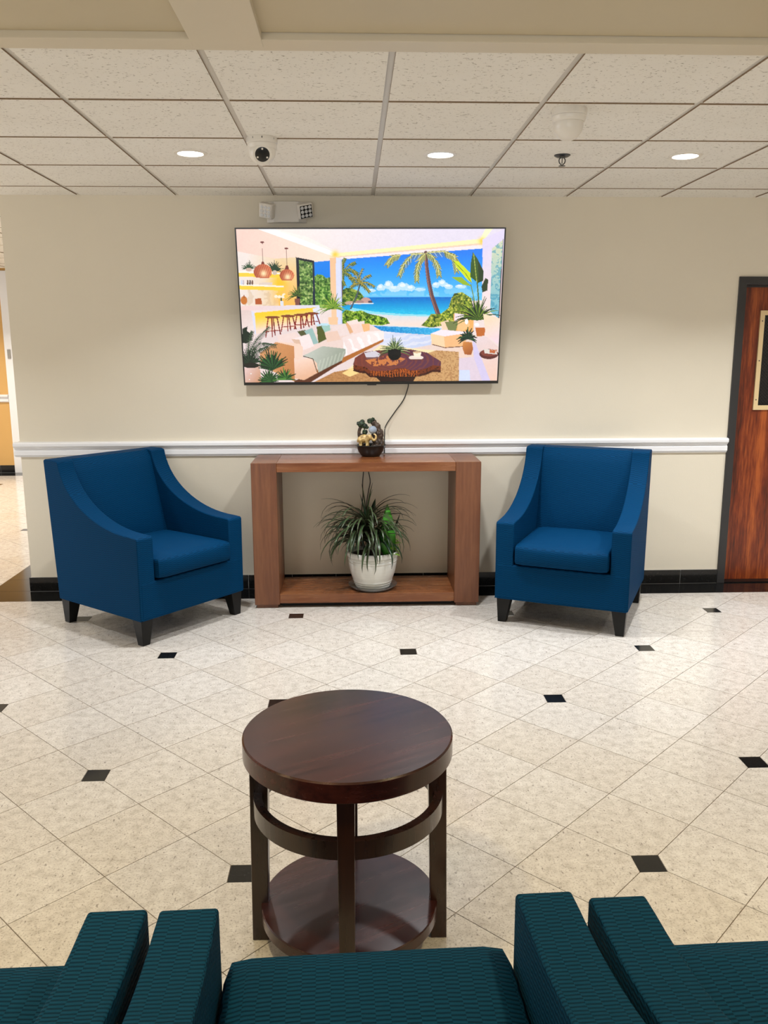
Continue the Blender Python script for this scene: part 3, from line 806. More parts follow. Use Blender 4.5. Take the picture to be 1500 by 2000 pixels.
    # ceiling
    poly([(45, 195), (1445, 195), (1325, 260), (570, 335)], grad((244, 232, 226), (230, 222, 236), (300, 230), (1100, 260)))
    poly([(45, 195), (175, 200), (560, 335), (540, 358), (450, 372), (250, 356), (58, 320)], grad((240, 208, 196), (246, 226, 208), (80, 260), (520, 350)))
    poly([(150, 200), (240, 200), (575, 328), (545, 342)], (253, 246, 248))
    poly([(225, 200), (420, 245), (580, 325)], (250, 238, 232))
    poly([(550, 330), (1310, 255), (1330, 256), (1330, 276), (575, 347)], (255, 240, 190))
    poly([(575, 345), (1330, 275), (1330, 286), (580, 351)], (236, 210, 186))
    poly([(580, 350), (1330, 284), (1330, 306), (592, 360)], (244, 232, 234))
    poly([(1340, 198), (1380, 198), (1332, 258), (1312, 255)], (255, 244, 205))
    glow(562, 335, 18, (255, 200, 60), .8); glow(1322, 266, 18, (250, 205, 80), .9)
    # right wall
    poly([(1322, 300), (1322, 258), (1450, 195), (1450, 760), (1355, 700), (1330, 640)], grad((226, 216, 240), (248, 226, 220), (1330, 300), (1420, 600)))
    # sky, sea, sand
    sky = grad((8, 126, 232), (112, 200, 250), (900, 330), (900, 560))
    poly([(592, 360), (1324, 304), (1324, 570), (600, 600)], sky); poly([(450, 374), (538, 366), (540, 470), (452, 450)], (18, 132, 228))
    for cx, cy, rx, ry in ((800, 505, 22, 18), (840, 492, 24, 22), (870, 510, 30, 16), (915, 498, 30, 20), (955, 508, 26, 16), (1085, 492, 22, 14), (1120, 484, 24, 18), (1150, 500, 26, 12), (1000, 515, 30, 8), (750, 520, 24, 8), (1210, 500, 30, 10)):
        m = ((X-cx)/rx)**2+((Y-cy)/ry)**2 + (N1-.5)*1.6 < 1
        put(m, (214, 234, 252), .85); ell(cx-4, cy-5, rx*.5, ry*.45, (250, 250, 255), .7)
    put(inside([(600, 500), (1324, 500), (1324, 548), (600, 548)]) & (N2 > .5), (190, 226, 250), .35)
    poly([(600, 554), (1240, 553), (1240, 660), (600, 660)], grad((0, 108, 196), (60, 196, 232), (900, 553), (900, 632)))
    put(inside([(600, 556), (1240, 556), (1240, 640), (600, 640)]) & (np.sin(Y*.9+N2*9) > .8), (20, 150, 215), .6)
    poly([(640, 606), (760, 628), (900, 640), (1060, 645), (1100, 648), (1100, 655), (900, 652), (740, 640), (640, 620)], (150, 222, 236))
    poly([(640, 620), (740, 638), (900, 650), (1150, 655), (1130, 720), (640, 720)], grad((216, 224, 230), (246, 226, 216), (900, 645), (900, 690)))
    # left trees, rocks
    foliage([(372, 360), (450, 375), (460, 600), (380, 600)], (40, 66, 32), (104, 140, 70), (196, 206, 140))
    foliage([(452, 452), (470, 436), (500, 440), (515, 455), (540, 452), (545, 610), (455, 610)], (38, 74, 34), (96, 140, 60), (182, 204, 124))
    foliage([(596, 520), (622, 505), (650, 508), (690, 525), (712, 552), (690, 580), (640, 592), (598, 600)], (26, 58, 36), (96, 128, 50), (186, 188, 96))
    ell(722, 572, 26, 16, (200, 160, 150)); ell(690, 580, 22, 11, (170, 136, 130)); ell(640, 584, 26, 9, (196, 168, 150)); ell(745, 578, 12, 7, (90, 84, 100))
    stroke([(650, 586), (760, 586)], 5, (230, 240, 244))
    foliage([(595, 640), (620, 618), (660, 628), (700, 622), (740, 640), (790, 650), (830, 662), (848, 690), (800, 700), (740, 695), (600, 690)], (24, 50, 20), (110, 150, 40), (206, 216, 110))
    # palms on the left
    stroke([(606, 365), (603, 440), (597, 560)], 9, (96, 74, 60)); stroke([(692, 486), (676, 545), (645, 612)], 8, (84, 92, 96))
    for q in ([(606, 420), (640, 385), (665, 375)], [(606, 420), (645, 410), (680, 430)], [(606, 425), (640, 440), (665, 480)], [(603, 420), (600, 380), (612, 355)], [(604, 425), (598, 460), (612, 490)]): frond(q, 26, (58, 84, 44), (150, 150, 70), 12)
    for q in ([(692, 480), (720, 450), (745, 440)], [(692, 480), (730, 478), (765, 498)], [(692, 480), (720, 500), (740, 525)], [(692, 480), (660, 455), (640, 450)], [(692, 480), (665, 485), (645, 500)], [(692, 480), (690, 440), (705, 408)], [(690, 480), (672, 440), (660, 420)]): frond(q, 24, (70, 84, 44), (176, 158, 78), 10)
    # big palm
    stroke([(1030, 325), (1036, 400), (1046, 470), (1062, 545), (1098, 645)], 17, (104, 72, 74), 1, 23)
    stroke([(1025, 330), (1031, 405), (1042, 475), (1058, 550), (1092, 645)], 6, (176, 132, 120), .7)
    for q in ([(1028, 330), (960, 335), (915, 390), (895, 440)], [(1028, 330), (1000, 360), (985, 420), (985, 468)], [(1034, 330), (1070, 350), (1095, 400), (1100, 440)], [(1036, 326), (1120, 320), (1165, 335), (1195, 372)], [(900, 338), (860, 345), (830, 385)], [(1130, 322), (1180, 345), (1190, 420)]): frond(q, 40, (120, 124, 66), (222, 214, 142), 20)
    # right bushes
    foliage([(1010, 700), (1040, 670), (1060, 640), (1110, 640), (1150, 610), (1165, 560), (1180, 535), (1220, 528), (1270, 560), (1280, 660), (1180, 690), (1060, 712)], (44, 66, 30), (130, 150, 50), (226, 214, 110))
    # door frame, column
    poly([(356, 350), (376, 353), (386, 600), (368, 600)], (22, 26, 40)); poly([(444, 366), (454, 368), (462, 600), (451, 600)], (36, 46, 66)); poly([(356, 348), (452, 366), (452, 378), (372, 362)], (22, 24, 34))
    poly([(536, 353), (567, 351), (574, 700), (546, 700)], grad((240, 196, 156), (246, 206, 170), (540, 360), (560, 600))); poly([(566, 350), (594, 357), (600, 690), (574, 700)], (222, 224, 246))
    put(inside([(590, 360), (596, 360), (602, 690), (596, 690)]), (196, 206, 240))
    # kitchen
    poly([(55, 318), (252, 356), (360, 350), (370, 602), (70, 602)], grad((238, 226, 220), (236, 206, 160), (100, 400), (350, 420)))
    put(inside([(70, 505), (270, 510), (270, 600), (75, 600)]) & (N2 > .52), (214, 188, 160), .5)
    poly([(252, 357), (360, 350), (370, 602), (275, 602)], grad((234, 210, 170), (250, 190, 100), (330, 360), (300, 600)))
    glow(275, 480, 42, (255, 196, 40), .85); glow(280, 560, 45, (246, 186, 80), .5)
    for y0 in (422, 488):
        poly([(62, y0+4), (300, y0+16), (300, y0+32), (66, y0+26)], (255, 206, 74)); poly([(62, y0-4), (298, y0+8), (298, y0+15), (62, y0+6)], (250, 240, 228))
    star(118, 408, 14, 42, 7, [(30, 60, 40), (56, 90, 56)], 10, 170, .2, 1); ell(118, 412, 15, 9, (206, 176, 160))
    star(250, 415, 18, 50, 9, [(22, 46, 30), (44, 74, 44)], -5, 185, .2, 2); ell(252, 428, 12, 12, (206, 190, 176))
    for x, c in ((80, (206, 214, 232)), (90, (200, 190, 200)), (112, (110, 80, 60)), (124, (80, 60, 60)), (136, (120, 90, 80))): stroke([(x, 470), (x, 486)], 8, c)
    poly([(170, 480), (240, 478), (240, 490), (170, 492)], (226, 208, 196))
    ell(93, 570, 17, 22, (196, 120, 54)); stroke([(93, 545), (93, 556)], 5, (150, 84, 40)); poly([(150, 562), (182, 558), (186, 590), (152, 592)], (176, 92, 48))
    stroke([(287, 590), (286, 560)], 7, (70, 90, 70)); 
    for dx, dy in ((-18, -8), (0, -16), (16, -6), (-8, 4), (10, 4), (-26, 2), (24, 0)): ell(284+dx, 548+dy, 9, 8, (248, 236, 214) if dx % 3 else (236, 196, 90))
    poly([(280, 574), (296, 574), (298, 598), (282, 598)], (224, 226, 232))
    star(366, 545, 18, 52, 7, [(70, 92, 40), (110, 130, 60), (44, 66, 34)], -10, 190, .35, 3); stroke([(366, 545), (366, 570)], 5, (90, 80, 50)); poly([(354, 562), (382, 562), (379, 596), (358, 596)], (130, 84, 74))
    for lx, ly, rx, ry, top in ((190, 424, 47, 40, 272), (314, 442, 37, 32, 304)):
        stroke([(lx-3, top), (lx, ly-40)], 2, (120, 80, 76)); ell(lx-3, top, 10, 5, (110, 48, 44)); poly([(lx-5, ly-52), (lx+5, ly-52), (lx+12, ly-30), (lx-12, ly-30)], (116, 50, 40))
        m = (((X-lx)/rx)**2+((Y-ly)/ry)**2 < 1) & (Y < ly+ry*.72); put(m, grad((176, 92, 62), (226, 136, 96), (lx-rx, ly), (lx+rx, ly)))
        put(m & (np.sin((X-lx)*.55+(Y-ly)*.2) > .3), (150, 66, 44), .55); glow(lx+4, ly+8, 17, (255, 236, 190), .95)
        stroke([(lx-rx*.7, ly+ry*.72), (lx+rx*.7, ly+ry*.72)], 4, (190, 104, 74))
    # floor
    poly([(90, 735), (480, 688), (750, 700), (1110, 715), (1340, 760), (1415, 1000), (80, 1000)], grad((232, 216, 214), (238, 212, 196), (700, 720), (1250, 980)))
    poly([(465, 688), (545, 690), (540, 700), (470, 702)], (196, 226, 238))
    poly([(740, 700), (900, 703), (1115, 716), (1075, 750), (900, 738), (742, 722)], grad((30, 130, 196), (60, 170, 222), (760, 710), (1060, 740)))
    put(inside([(740, 700), (1115, 716), (1075, 750), (742, 722)]) & (N3 > .55), (110, 196, 232), .5); stroke([(742, 699), (1115, 714)], 4, (206, 222, 232))
    poly([(742, 722), (900, 738), (1070, 752), (1060, 800), (900, 830), (800, 800)], grad((222, 226, 244), (206, 214, 238), (780, 740), (1000, 800)))
    put(inside([(742, 724), (1066, 752), (1060, 800), (900, 830), (800, 800)]) & (np.sin((X*.3+Y*1.2)*.16+N2*6) > .4), (232, 232, 242), .7)
    poly([(600, 945), (680, 890), (800, 800), (900, 812), (1080, 828), (1040, 860), (760, 930)], (250, 228, 186))
    # rug
    rug = grad((176, 124, 78), (206, 166, 118), (450, 990), (1150, 850)); m = inside([(440, 1000), (560, 940), (640, 925), (720, 918), (1020, 850), (1090, 828), (1206, 836), (1208, 1000)]); put(m, rug); put(m & (N3 > .54), (150, 104, 66), .55); put(m & (np.sin(Y*.75+N1*4) > .5), (218, 176, 128), .45)
    poly([(600, 945), (690, 900), (760, 915), (640, 965)], (250, 214, 150))
    poly([(1206, 870), (1290, 860), (1340, 1000), (1208, 1000)], (226, 210, 222)); poly([(1208, 930), (1262, 930), (1268, 1000), (1208, 1000)], (214, 222, 246)); 
    # bar counter and stools
    poly([(72, 600), (484, 594), (484, 612), (130, 622), (72, 620)], grad((240, 210, 206), (226, 226, 236), (90, 610), (470, 600))); poly([(76, 620), (130, 622), (152, 745), (86, 745)], grad((226, 206, 200), (240, 226, 222), (80, 640), (140, 740)))
    poly([(130, 622), (148, 634), (156, 745), (150, 745)], (222, 222, 240))
    poly([(148, 634), (468, 606), (472, 694), (156, 742)], grad((255, 206, 62), (246, 220, 204), (300, 630), (312, 700)))
    poly([(448, 612), (484, 606), (484, 690), (462, 696)], (228, 230, 244))
    for sx, sy, hgt in ((240, 657, 102), (320, 651, 78), (388, 645, 72), (443, 638, 62)):
        for dx0, dx1, f in ((-22, -34, 1), (-3, 0, .98), (4, 14, .9), (24, 42, .85)): stroke([(sx+dx0, sy+2), (sx+dx1, sy+hgt*f)], 6, (142, 44, 36) if dx0 < 4 else (120, 40, 40))
        stroke([(sx-26, sy+hgt*.72), (sx+32, sy+hgt*.66)], 4, (140, 50, 40)); ell(sx, sy, 38, 6.5, (132, 74, 50))
    # potted palm by the column
    star(552, 612, 26, 84, 8, [(120, 160, 60), (70, 110, 40), (160, 180, 80)], 5, 175, .55, 4); poly([(528, 656), (580, 658), (576, 696), (532, 696)], (246, 204, 166))
    # sofa
    poly([(175, 840), (262, 782), (352, 800), (358, 990), (290, 960), (180, 905)], (206, 152, 108)); poly([(262, 786), (470, 730), (640, 700), (740, 690), (816, 735), (816, 772), (470, 948), (358, 985), (350, 860)], (236, 214, 206))
    for a, b in (((540, 705), (640, 760)), ((620, 690), (720, 740))): poly([(a[0], a[1]), (a[0]+95, a[1]-14), (b[0], b[1]-12), (a[0]+30, a[1]+52)], (238, 220, 216))
    poly([(600, 762), (700, 730), (815, 728), (818, 768), (720, 815), (620, 860)], grad((240, 222, 218), (250, 236, 232), (620, 780), (800, 740)))
    put(inside([(610, 775), (815, 730), (816, 770), (600, 865)]) & (np.sin(X*.12-Y*.06+N2*5) > .45), (255, 250, 250), .7)
    poly([(395, 960), (815, 770), (815, 782), (420, 990)], (176, 112, 58)); poly([(352, 985), (470, 945), (600, 880), (600, 892), (440, 992), (360, 1000)], (96, 56, 36))
    poly([(700, 692), (742, 690), (744, 724), (712, 734)], (240, 190, 140))
    for c, pts in (((226, 178, 138), [(618, 690), (640, 676), (660, 735), (640, 742)]), ((248, 226, 220), [(622, 680), (680, 668), (684, 690), (640, 700)]), ((242, 216, 206), [(640, 696), (690, 690), (712, 730), (662, 744)]),
                   ((88, 96, 50), [(468, 706), (500, 700), (520, 770), (478, 792)]), ((166, 200, 190), [(492, 702), (536, 698), (540, 724), (510, 735)]), ((236, 206, 190), [(510, 738), (576, 726), (594, 772), (524, 786)]),
                   ((90, 92, 62), [(368, 730), (410, 722), (440, 760), (390, 758)]), ((160, 190, 186), [(404, 728), (446, 712), (478, 790), (452, 798)]), ((240, 218, 212), [(264, 752), (360, 734), (385, 766), (330, 790), (275, 784)]), ((246, 230, 228), [(338, 770), (430, 742), (456, 806), (396, 828)])): poly(pts, c)
    poly([(338, 770), (380, 772), (396, 828), (362, 800)], (222, 190, 168))
    poly([(258, 782), (380, 794), (398, 812), (396, 870), (352, 882), (350, 806), (262, 796)], (246, 214, 196)); poly([(262, 786), (352, 806), (356, 985), (232, 912)], grad((206, 150, 104), (190, 130, 84), (260, 800), (340, 960)))
    poly([(352, 884), (430, 862), (470, 885), (474, 944), (405, 982), (356, 972)], grad((246, 216, 200), (226, 178, 146), (400, 870), (430, 980)))
    poly([(398, 856), (500, 806), (618, 820), (620, 838), (600, 880), (478, 942), (470, 892), (440, 866)], grad((196, 200, 190), (164, 170, 156), (430, 840), (560, 900)))
    put(inside([(480, 880), (620, 830), (600, 880), (478, 942)]) & (np.sin(X*.35+Y*.1) > .35), (206, 210, 196), .5); stroke([(400, 858), (450, 872), (472, 940)], 4, (70, 60, 52))
    # armchair on the right
    poly([(1110, 684), (1150, 672), (1170, 720), (1120, 722)], (246, 214, 186)); poly([(1176, 640), (1256, 646), (1282, 660), (1280, 735), (1180, 726)], (238, 180, 110)); poly([(1182, 636), (1256, 648), (1230, 680), (1180, 690)], (244, 226, 232))
    poly([(1132, 682), (1202, 676), (1190, 728), (1150, 724)], (124, 132, 84)); poly([(1200, 668), (1244, 650), (1262, 700), (1230, 728), (1196, 724)], (240, 198, 144))
    poly([(1058, 742), (1112, 722), (1260, 736), (1210, 756), (1128, 758)], (246, 234, 240)); poly([(1058, 742), (1130, 756), (1134, 814), (1066, 796)], (248, 214, 176)); poly([(1128, 757), (1258, 738), (1232, 806), (1134, 814)], (240, 190, 140)); stroke([(1068, 798), (1134, 815), (1230, 808)], 4, (110, 70, 54))
    # right: wall panel picture, banana plant, planters, bench
    poly([(1372, 305), (1428, 260), (1412, 664), (1366, 630)], grad((214, 218, 190), (120, 186, 206), (1400, 300), (1390, 640))); put(inside([(1372, 305), (1428, 260), (1412, 664), (1366, 630)]) & (N1 > .55), (60, 140, 170), .5); stroke([(1430, 258), (1412, 665)], 4, (70, 40, 50))
    poly([(1172, 365), (1200, 370), (1262, 430), (1270, 480), (1250, 468), (1190, 400)], (206, 222, 30)); poly([(1165, 452), (1215, 450), (1268, 498), (1225, 490)], (150, 180, 50)); stroke([(1172, 368), (1235, 430), (1268, 480)], 3, (110, 130, 30))
    poly([(1274, 322), (1300, 360), (1330, 420), (1328, 470), (1302, 482), (1262, 450), (1262, 390)], (56, 88, 26)); poly([(1300, 360), (1330, 420), (1328, 470), (1304, 480)], (36, 58, 22)); stroke([(1278, 330), (1296, 480)], 4, (170, 180, 90))
    poly([(1340, 455), (1355, 465), (1350, 520), (1325, 530), (1320, 500)], (44, 60, 30)); stroke([(1298, 480), (1312, 640)], 7, (90, 110, 40)); stroke([(1265, 490), (1300, 640)], 5, (120, 140, 60))
    star(1300, 670, 34, 130, 10, [(34, 56, 26), (70, 100, 36), (120, 146, 50), (24, 40, 22)], 15, 165, .5, 5)
    poly([(1290, 712), (1342, 712), (1338, 754), (1298, 756)], (190, 110, 54)); ell(1244, 680, 9, 14, (250, 246, 255)); ell(1298, 696, 12, 9, (250, 248, 255))
    poly([(1330, 640), (1418, 665), (1410, 800), (1345, 752)], grad((248, 222, 190), (244, 218, 226), (1340, 660), (1400, 780)))
    poly([(1276, 762), (1350, 758), (1410, 812), (1405, 990), (1340, 990), (1282, 850)], grad((232, 214, 216), (240, 206, 190), (1290, 770), (1390, 980))); poly([(1276, 770), (1296, 800), (1372, 990), (1330, 990), (1282, 860)], (216, 206, 236))
    ell(1362, 848, 50, 26, (92, 44, 44), 1, X < 1412); ell(1362, 842, 42, 18, (130, 66, 56), 1, X < 1412); poly([(1335, 822), (1405, 826), (1405, 850), (1340, 844)], (226, 218, 210)); put(inside([(1365, 824), (1405, 826), (1405, 846), (1366, 842)]) & (N3 > .45), (190, 110, 70))
    star(1250, 765, 16, 54, 15, [(24, 54, 40), (44, 84, 52), (16, 36, 30)], -10, 190, .4, 6); poly([(1228, 784), (1272, 786), (1280, 820), (1270, 852), (1236, 850), (1224, 815)], grad((206, 140, 80), (160, 92, 50), (1230, 790), (1270, 850)))
    # coffee table
    topc = grad((98, 58, 76), (120, 66, 58), (900, 830), (800, 930)); ptop = [(658, 900), (668, 866), (712, 838), (800, 826), (870, 822), (960, 824), (1040, 840), (1085, 868), (1114, 886), (1112, 908), (1070, 906), (1040, 920), (1000, 930), (955, 932), (925, 920), (880, 922), (850, 932), (790, 936), (742, 932), (724, 914), (690, 910)]
    poly([(x, y+34) for x, y in ptop], (70, 30, 20)); poly([(760, 950), (990, 950), (970, 990), (800, 990)], (44, 18, 14)); poly([(x, y+12) for x, y in ptop], (92, 42, 26)); poly([(x, y+22) for x, y in ptop], (116, 56, 28))
    put(inside([(742, 932), (790, 936), (850, 932), (925, 922), (955, 934), (1000, 932), (1000, 962), (850, 966), (745, 958)]) & (np.sin(X*.45+N1*6) > .0), (196, 104, 40), .8); put(inside([(x, y+34) for x, y in ptop]) & ~inside(ptop) & (N3 > .62), (40, 16, 12), .7)
    poly(ptop, topc); put(inside(ptop) & (np.sin(np.hypot(X-860, (Y-880)*2.4)*.22+N2*8) > .55), (140, 76, 56), .5); put(inside(ptop) & inside([(720, 880), (860, 850), (930, 872), (880, 905), (760, 910)]) & (N1 > .42), (230, 150, 84), .75)
    poly([(716, 842), (770, 830), (800, 846), (790, 864), (726, 866)], (214, 208, 216)); poly([(726, 864), (790, 862), (790, 870), (728, 874)], (120, 90, 90))
    star(870, 830, 26, 76, 9, [(110, 130, 84), (60, 84, 50), (170, 180, 130), (44, 66, 40)], 0, 180, .35, 7); ell(872, 850, 34, 30, (16, 18, 18)); poly([(838, 826), (906, 826), (904, 852), (840, 852)], (20, 22, 22))
    ell(984, 866, 38, 12, (238, 222, 212)); poly([(968, 836), (1012, 836), (1006, 862), (974, 862)], (250, 236, 214)); ell(988, 838, 20, 5, (216, 186, 150)); stroke([(950, 876), (1018, 876)], 4, (110, 64, 54))
    # plants at the lower left
    poly([(84, 716), (112, 704), (108, 728), (136, 745), (132, 772), (108, 792), (86, 790)], (22, 40, 28))
    for q in ([(120, 840), (160, 770), (222, 708)], [(115, 850), (180, 790), (255, 800)], [(110, 860), (120, 780), (135, 730)], [(118, 880), (160, 830), (215, 810)]): frond(q, 34, (34, 52, 40), (70, 88, 66), 16)
    star(120, 900, 26, 100, 9, [(24, 44, 30), (40, 66, 46), (16, 30, 24)], 20, 170, .25, 8)
    poly([(95, 918), (150, 910), (172, 895), (186, 1000), (98, 1000)], grad((226, 196, 190), (200, 150, 120), (110, 930), (180, 980))); ell(130, 905, 42, 14, (30, 30, 24))
    star(235, 925, 22, 92, 17, [(24, 60, 34), (46, 92, 50), (16, 40, 26)], 20, 165, .1, 9); star(225, 990, 16, 60, 16, [(26, 62, 34), (50, 96, 50)], 5, 175, .1, 10); star(305, 975, 14, 58, 14, [(40, 90, 40), (80, 130, 60), (26, 60, 34)], 0, 180, .1, 11)
    ell(130, 948, 3, 3, (255, 255, 250)); ell(122, 978, 3, 3, (255, 255, 250))
    lum = img.mean(-1, keepdims=True); img[:] = lum+(img-lum)*1.08; img[:] *= (.975+.035*N3+.02*N1)[..., None]
    img[:] = np.clip((img-128)*1.06+128, 0, 255)
    c = img/255.0; return np.where(c <= .04045, c/12.92, ((c+.055)/1.055)**2.4)
pic = paint_screen()
sx0, sx1, sz0, sz1 = -TVW/2+.008, TVW/2-.008, .018, TVH-.008
gx, gz = np.meshgrid(np.linspace(sx0, sx1, GW), np.linspace(sz1, sz0, GH))
co = np.stack([gx, np.full_like(gx, .0), gz], -1).reshape(-1, 3)
i0 = (np.arange(GH-1)[:, None]*GW+np.arange(GW-1)[None]).reshape(-1)
quads = np.stack([i0, i0+GW, i0+GW+1, i0+1], -1)
me = bpy.data.meshes.new('screen'); me.vertices.add(len(co)); me.vertices.foreach_set('co', co.reshape(-1))
me.loops.add(quads.size); me.loops.foreach_set('vertex_index', quads.reshape(-1)); me.polygons.add(len(quads)); me.polygons.foreach_set('loop_start', np.arange(len(quads))*4); me.update(calc_edges=True)
ca = me.color_attributes.new('picture', 'FLOAT_COLOR', 'POINT')
ca.data.foreach_set('color', np.concatenate([pic.reshape(-1, 3), np.ones((GW*GH, 1))], -1).reshape(-1).astype(np.float32))
t = NT('television_picture'); a = t.n('Attribute', attribute_name='picture')
t.set(Base_Color=grey(.01), Roughness=.25, Emission_Color=a.outputs['Color'], Emission_Strength=1.0/2**EXPOSURE)
t.m.cycles.emission_sampling = 'NONE'
link('screen', me, t.m, tv)['label'] = 'lit screen with a beach living room picture'

# ------------------------------------------------------------------ cords
P = [(.362, 5.618, 1.395), (.363, 5.618, 1.364), (.333, 5.625, 1.280), (.273, 5.625, 1.196), (.216, 5.618, 1.111), (.208, 5.602, 1.06), (.206, 5.598, 1.0), (.206, 5.595, .931)]
tag(tube('power_cord', smooth_path(P), .0035, M['cable']), 'black cord hanging from the television down behind the tabletop fountain', 'cord')
P = [(.067, 5.606, .822+.09), (.067, 5.606, .822), (.060, 5.615, .724), (.062, 5.622, .642), (.055, 5.622, .566), (.050, 5.622, .425), (.055, 5.613, .105)]
tag(tube('power_cord', smooth_path(P), .0032, M['cable']), 'straighter black cord behind the console table, above the potted plant', 'cord')
P = [(.098, 5.606, .822+.09), (.098, 5.606, .822), (.111, 5.615, .741), (.100, 5.622, .677), (.086, 5.622, .583), (.082, 5.622, .424), (.072, 5.613, .105)]
tag(tube('power_cord', smooth_path(P), .0032, M['cable']), 'kinked black cord behind the console table, above the potted plant', 'cord')
# ------------------------------------------------------------------ tabletop fountain
t = NT('brown_rock'); p = t.pos(); c = t.ramp(t.noise(p, 60, 4, .7), [(.35, srgb(26, 20, 16)), (.55, srgb(74, 56, 42)), (.72, srgb(132, 112, 88))]); t.set(Base_Color=c, Roughness=.5); t.bump(t.noise(p, 150, 3), .6, .003); M['rock'] = t.m
t = NT('tree_resin'); p = t.pos(); c = t.ramp(t.noise(p, 90, 3), [(.38, srgb(10, 16, 10)), (.55, srgb(30, 52, 28)), (.75, srgb(70, 92, 50))]); t.set(Base_Color=c, Roughness=.5); t.bump(t.noise(p, 160, 3), .6, .003); M['tree'] = t.m
t = NT('gilt_resin'); p = t.pos(); c = t.ramp(t.noise(p, 50, 3), [(.32, srgb(120, 92, 46)), (.52, srgb(196, 166, 106)), (.72, srgb(232, 210, 156))]); t.set(Base_Color=c, Roughness=.38); t.bump(t.noise(p, 120, 2), .3, .002); M['gilt'] = t.m
t = NT('crystal_ball'); t.set(Base_Color=srgb(190, 206, 226), Roughness=.06); t.b.inputs['Transmission Weight'].default_value = .45; t.b.inputs['IOR'].default_value = 1.45; M['crystal'] = t.m
t = NT('water_surface'); t.set(Base_Color=grey(.02), Roughness=.03); M['water'] = t.m
ft = thing('tabletop_fountain', 'small tabletop fountain with elephant, rock and glass ball in a black bowl', 'fountain', (.113, 5.502, CZT+.0003), 0)
lathe('bowl', [(0, 0), (.050, 0), (.054, .004), (.070, .026), (.078, .050), (.081, .060), (.090, .064), (.089, .068), (.078, .066), (.074, .052), (0, .040)], M['blackp'], ft, 48)
lathe('water', [(0, .055), (.0755, .055)], M['water'], ft, 40)
def ico(bm, c, r, sub=2, rot=None):
    m = Matrix.Translation(c) @ (rot or Matrix()) @ Matrix.Diagonal((r[0], r[1], r[2], 1)) if not isinstance(r, float) else Matrix.Translation(c) @ Matrix.Scale(r, 4)
    bmesh.ops.create_icosphere(bm, subdivisions=sub, radius=1, matrix=m)
def sculpt(name, bm, mat, parent, voxel=.0022, jitter=0, seed=1):
    if jitter:
        r = random.Random(seed)
        for v in bm.verts: v.co += Vector((r.uniform(-1, 1), r.uniform(-1, 1), r.uniform(-1, 1)))*jitter
    o = link(name, bm_mesh(name, bm), mat, parent)
    m = o.modifiers.new('fuse', 'REMESH'); m.mode = 'VOXEL'; m.voxel_size = voxel; m.use_smooth_shade = True
    return o
bm = bmesh.new()
for c, r in (((.045, .018, .075), (.034, .030, .045)), ((.048, .016, .120), (.026, .026, .045)), ((.034, .018, .165), (.024, .022, .032)), ((.018, .020, .195), (.018, .018, .020)), ((.002, .018, .205), (.012, .012, .010)), ((.060, .008, .060), (.016, .020, .030)), ((.030, .0, .055), (.030, .025, .016)), ((.020, .012, .11), (.018, .018, .03))): ico(bm, c, r, 3)
sculpt('rock', bm, M['rock'], ft, .0025, .0035, 3)
bm = bmesh.new()
add_tube(bm, smooth_path([(-.045, .012, .055), (-.060, .012, .10), (-.066, .012, .135), (-.058, .012, .165), (-.040, .012, .180)], 5), [.010]*21, 8)
add_tube(bm, smooth_path([(-.066, .012, .13), (-.050, .012, .125), (-.034, .012, .135)], 5), .006, 8)
sculpt('tree_trunk', bm, M['rock'], ft, .0022)
bm = bmesh.new()
for c, r in (((-.052, .010, .186), .020), ((-.034, .008, .176), .016), ((-.066, .010, .190), .013), ((-.045, .012, .202), .012), ((-.032, .006, .140), .015), ((-.020, .008, .168), .010), ((-.004, .012, .205), .015), ((.012, .010, .214), .011)): ico(bm, c, r, 3)
sculpt('tree_foliage', bm, M['tree'], ft, .002, .0035, 5)
bm = bmesh.new()                                        # elephant: body, head, ears, four legs, raised trunk
ico(bm, (-.036, -.022, .104), (.034, .022, .026), 3); ico(bm, (-.008, -.030, .112), (.017, .017, .019), 3); ico(bm, (-.058, -.022, .098), (.018, .020, .022), 3)
ico(bm, (-.018, -.047, .110), (.012, .004, .017), 2); ico(bm, (-.012, -.012, .112), (.010, .005, .016), 2)
for x, y in ((-.060, -.034), (-.056, -.012), (-.022, -.036), (-.018, -.014)): add_tube(bm, [(x, y, .100), (x+.002, y, .075), (x, y, .052)], [.012, .0085, .0095], 10)
add_tube(bm, smooth_path([(.004, -.032, .108), (.016, -.034, .096), (.026, -.034, .102), (.030, -.032, .118), (.024, -.030, .130), (.016, -.030, .130)], 5), [.0085-.0002*k for k in range(26)], 10)
add_tube(bm, smooth_path([(-.070, -.022, .104), (-.076, -.022, .094), (-.075, -.022, .082)], 4), .003, 6)
sculpt('elephant', bm, M['gilt'], ft, .0016)
bm = bmesh.new(); ico(bm, (.012, -.014, .155), .0235, 4); link('glass_ball', bm_mesh('glass_ball', bm), M['crystal'], ft, 60)

ft.scale = (1.14, 1.0, 1.1)

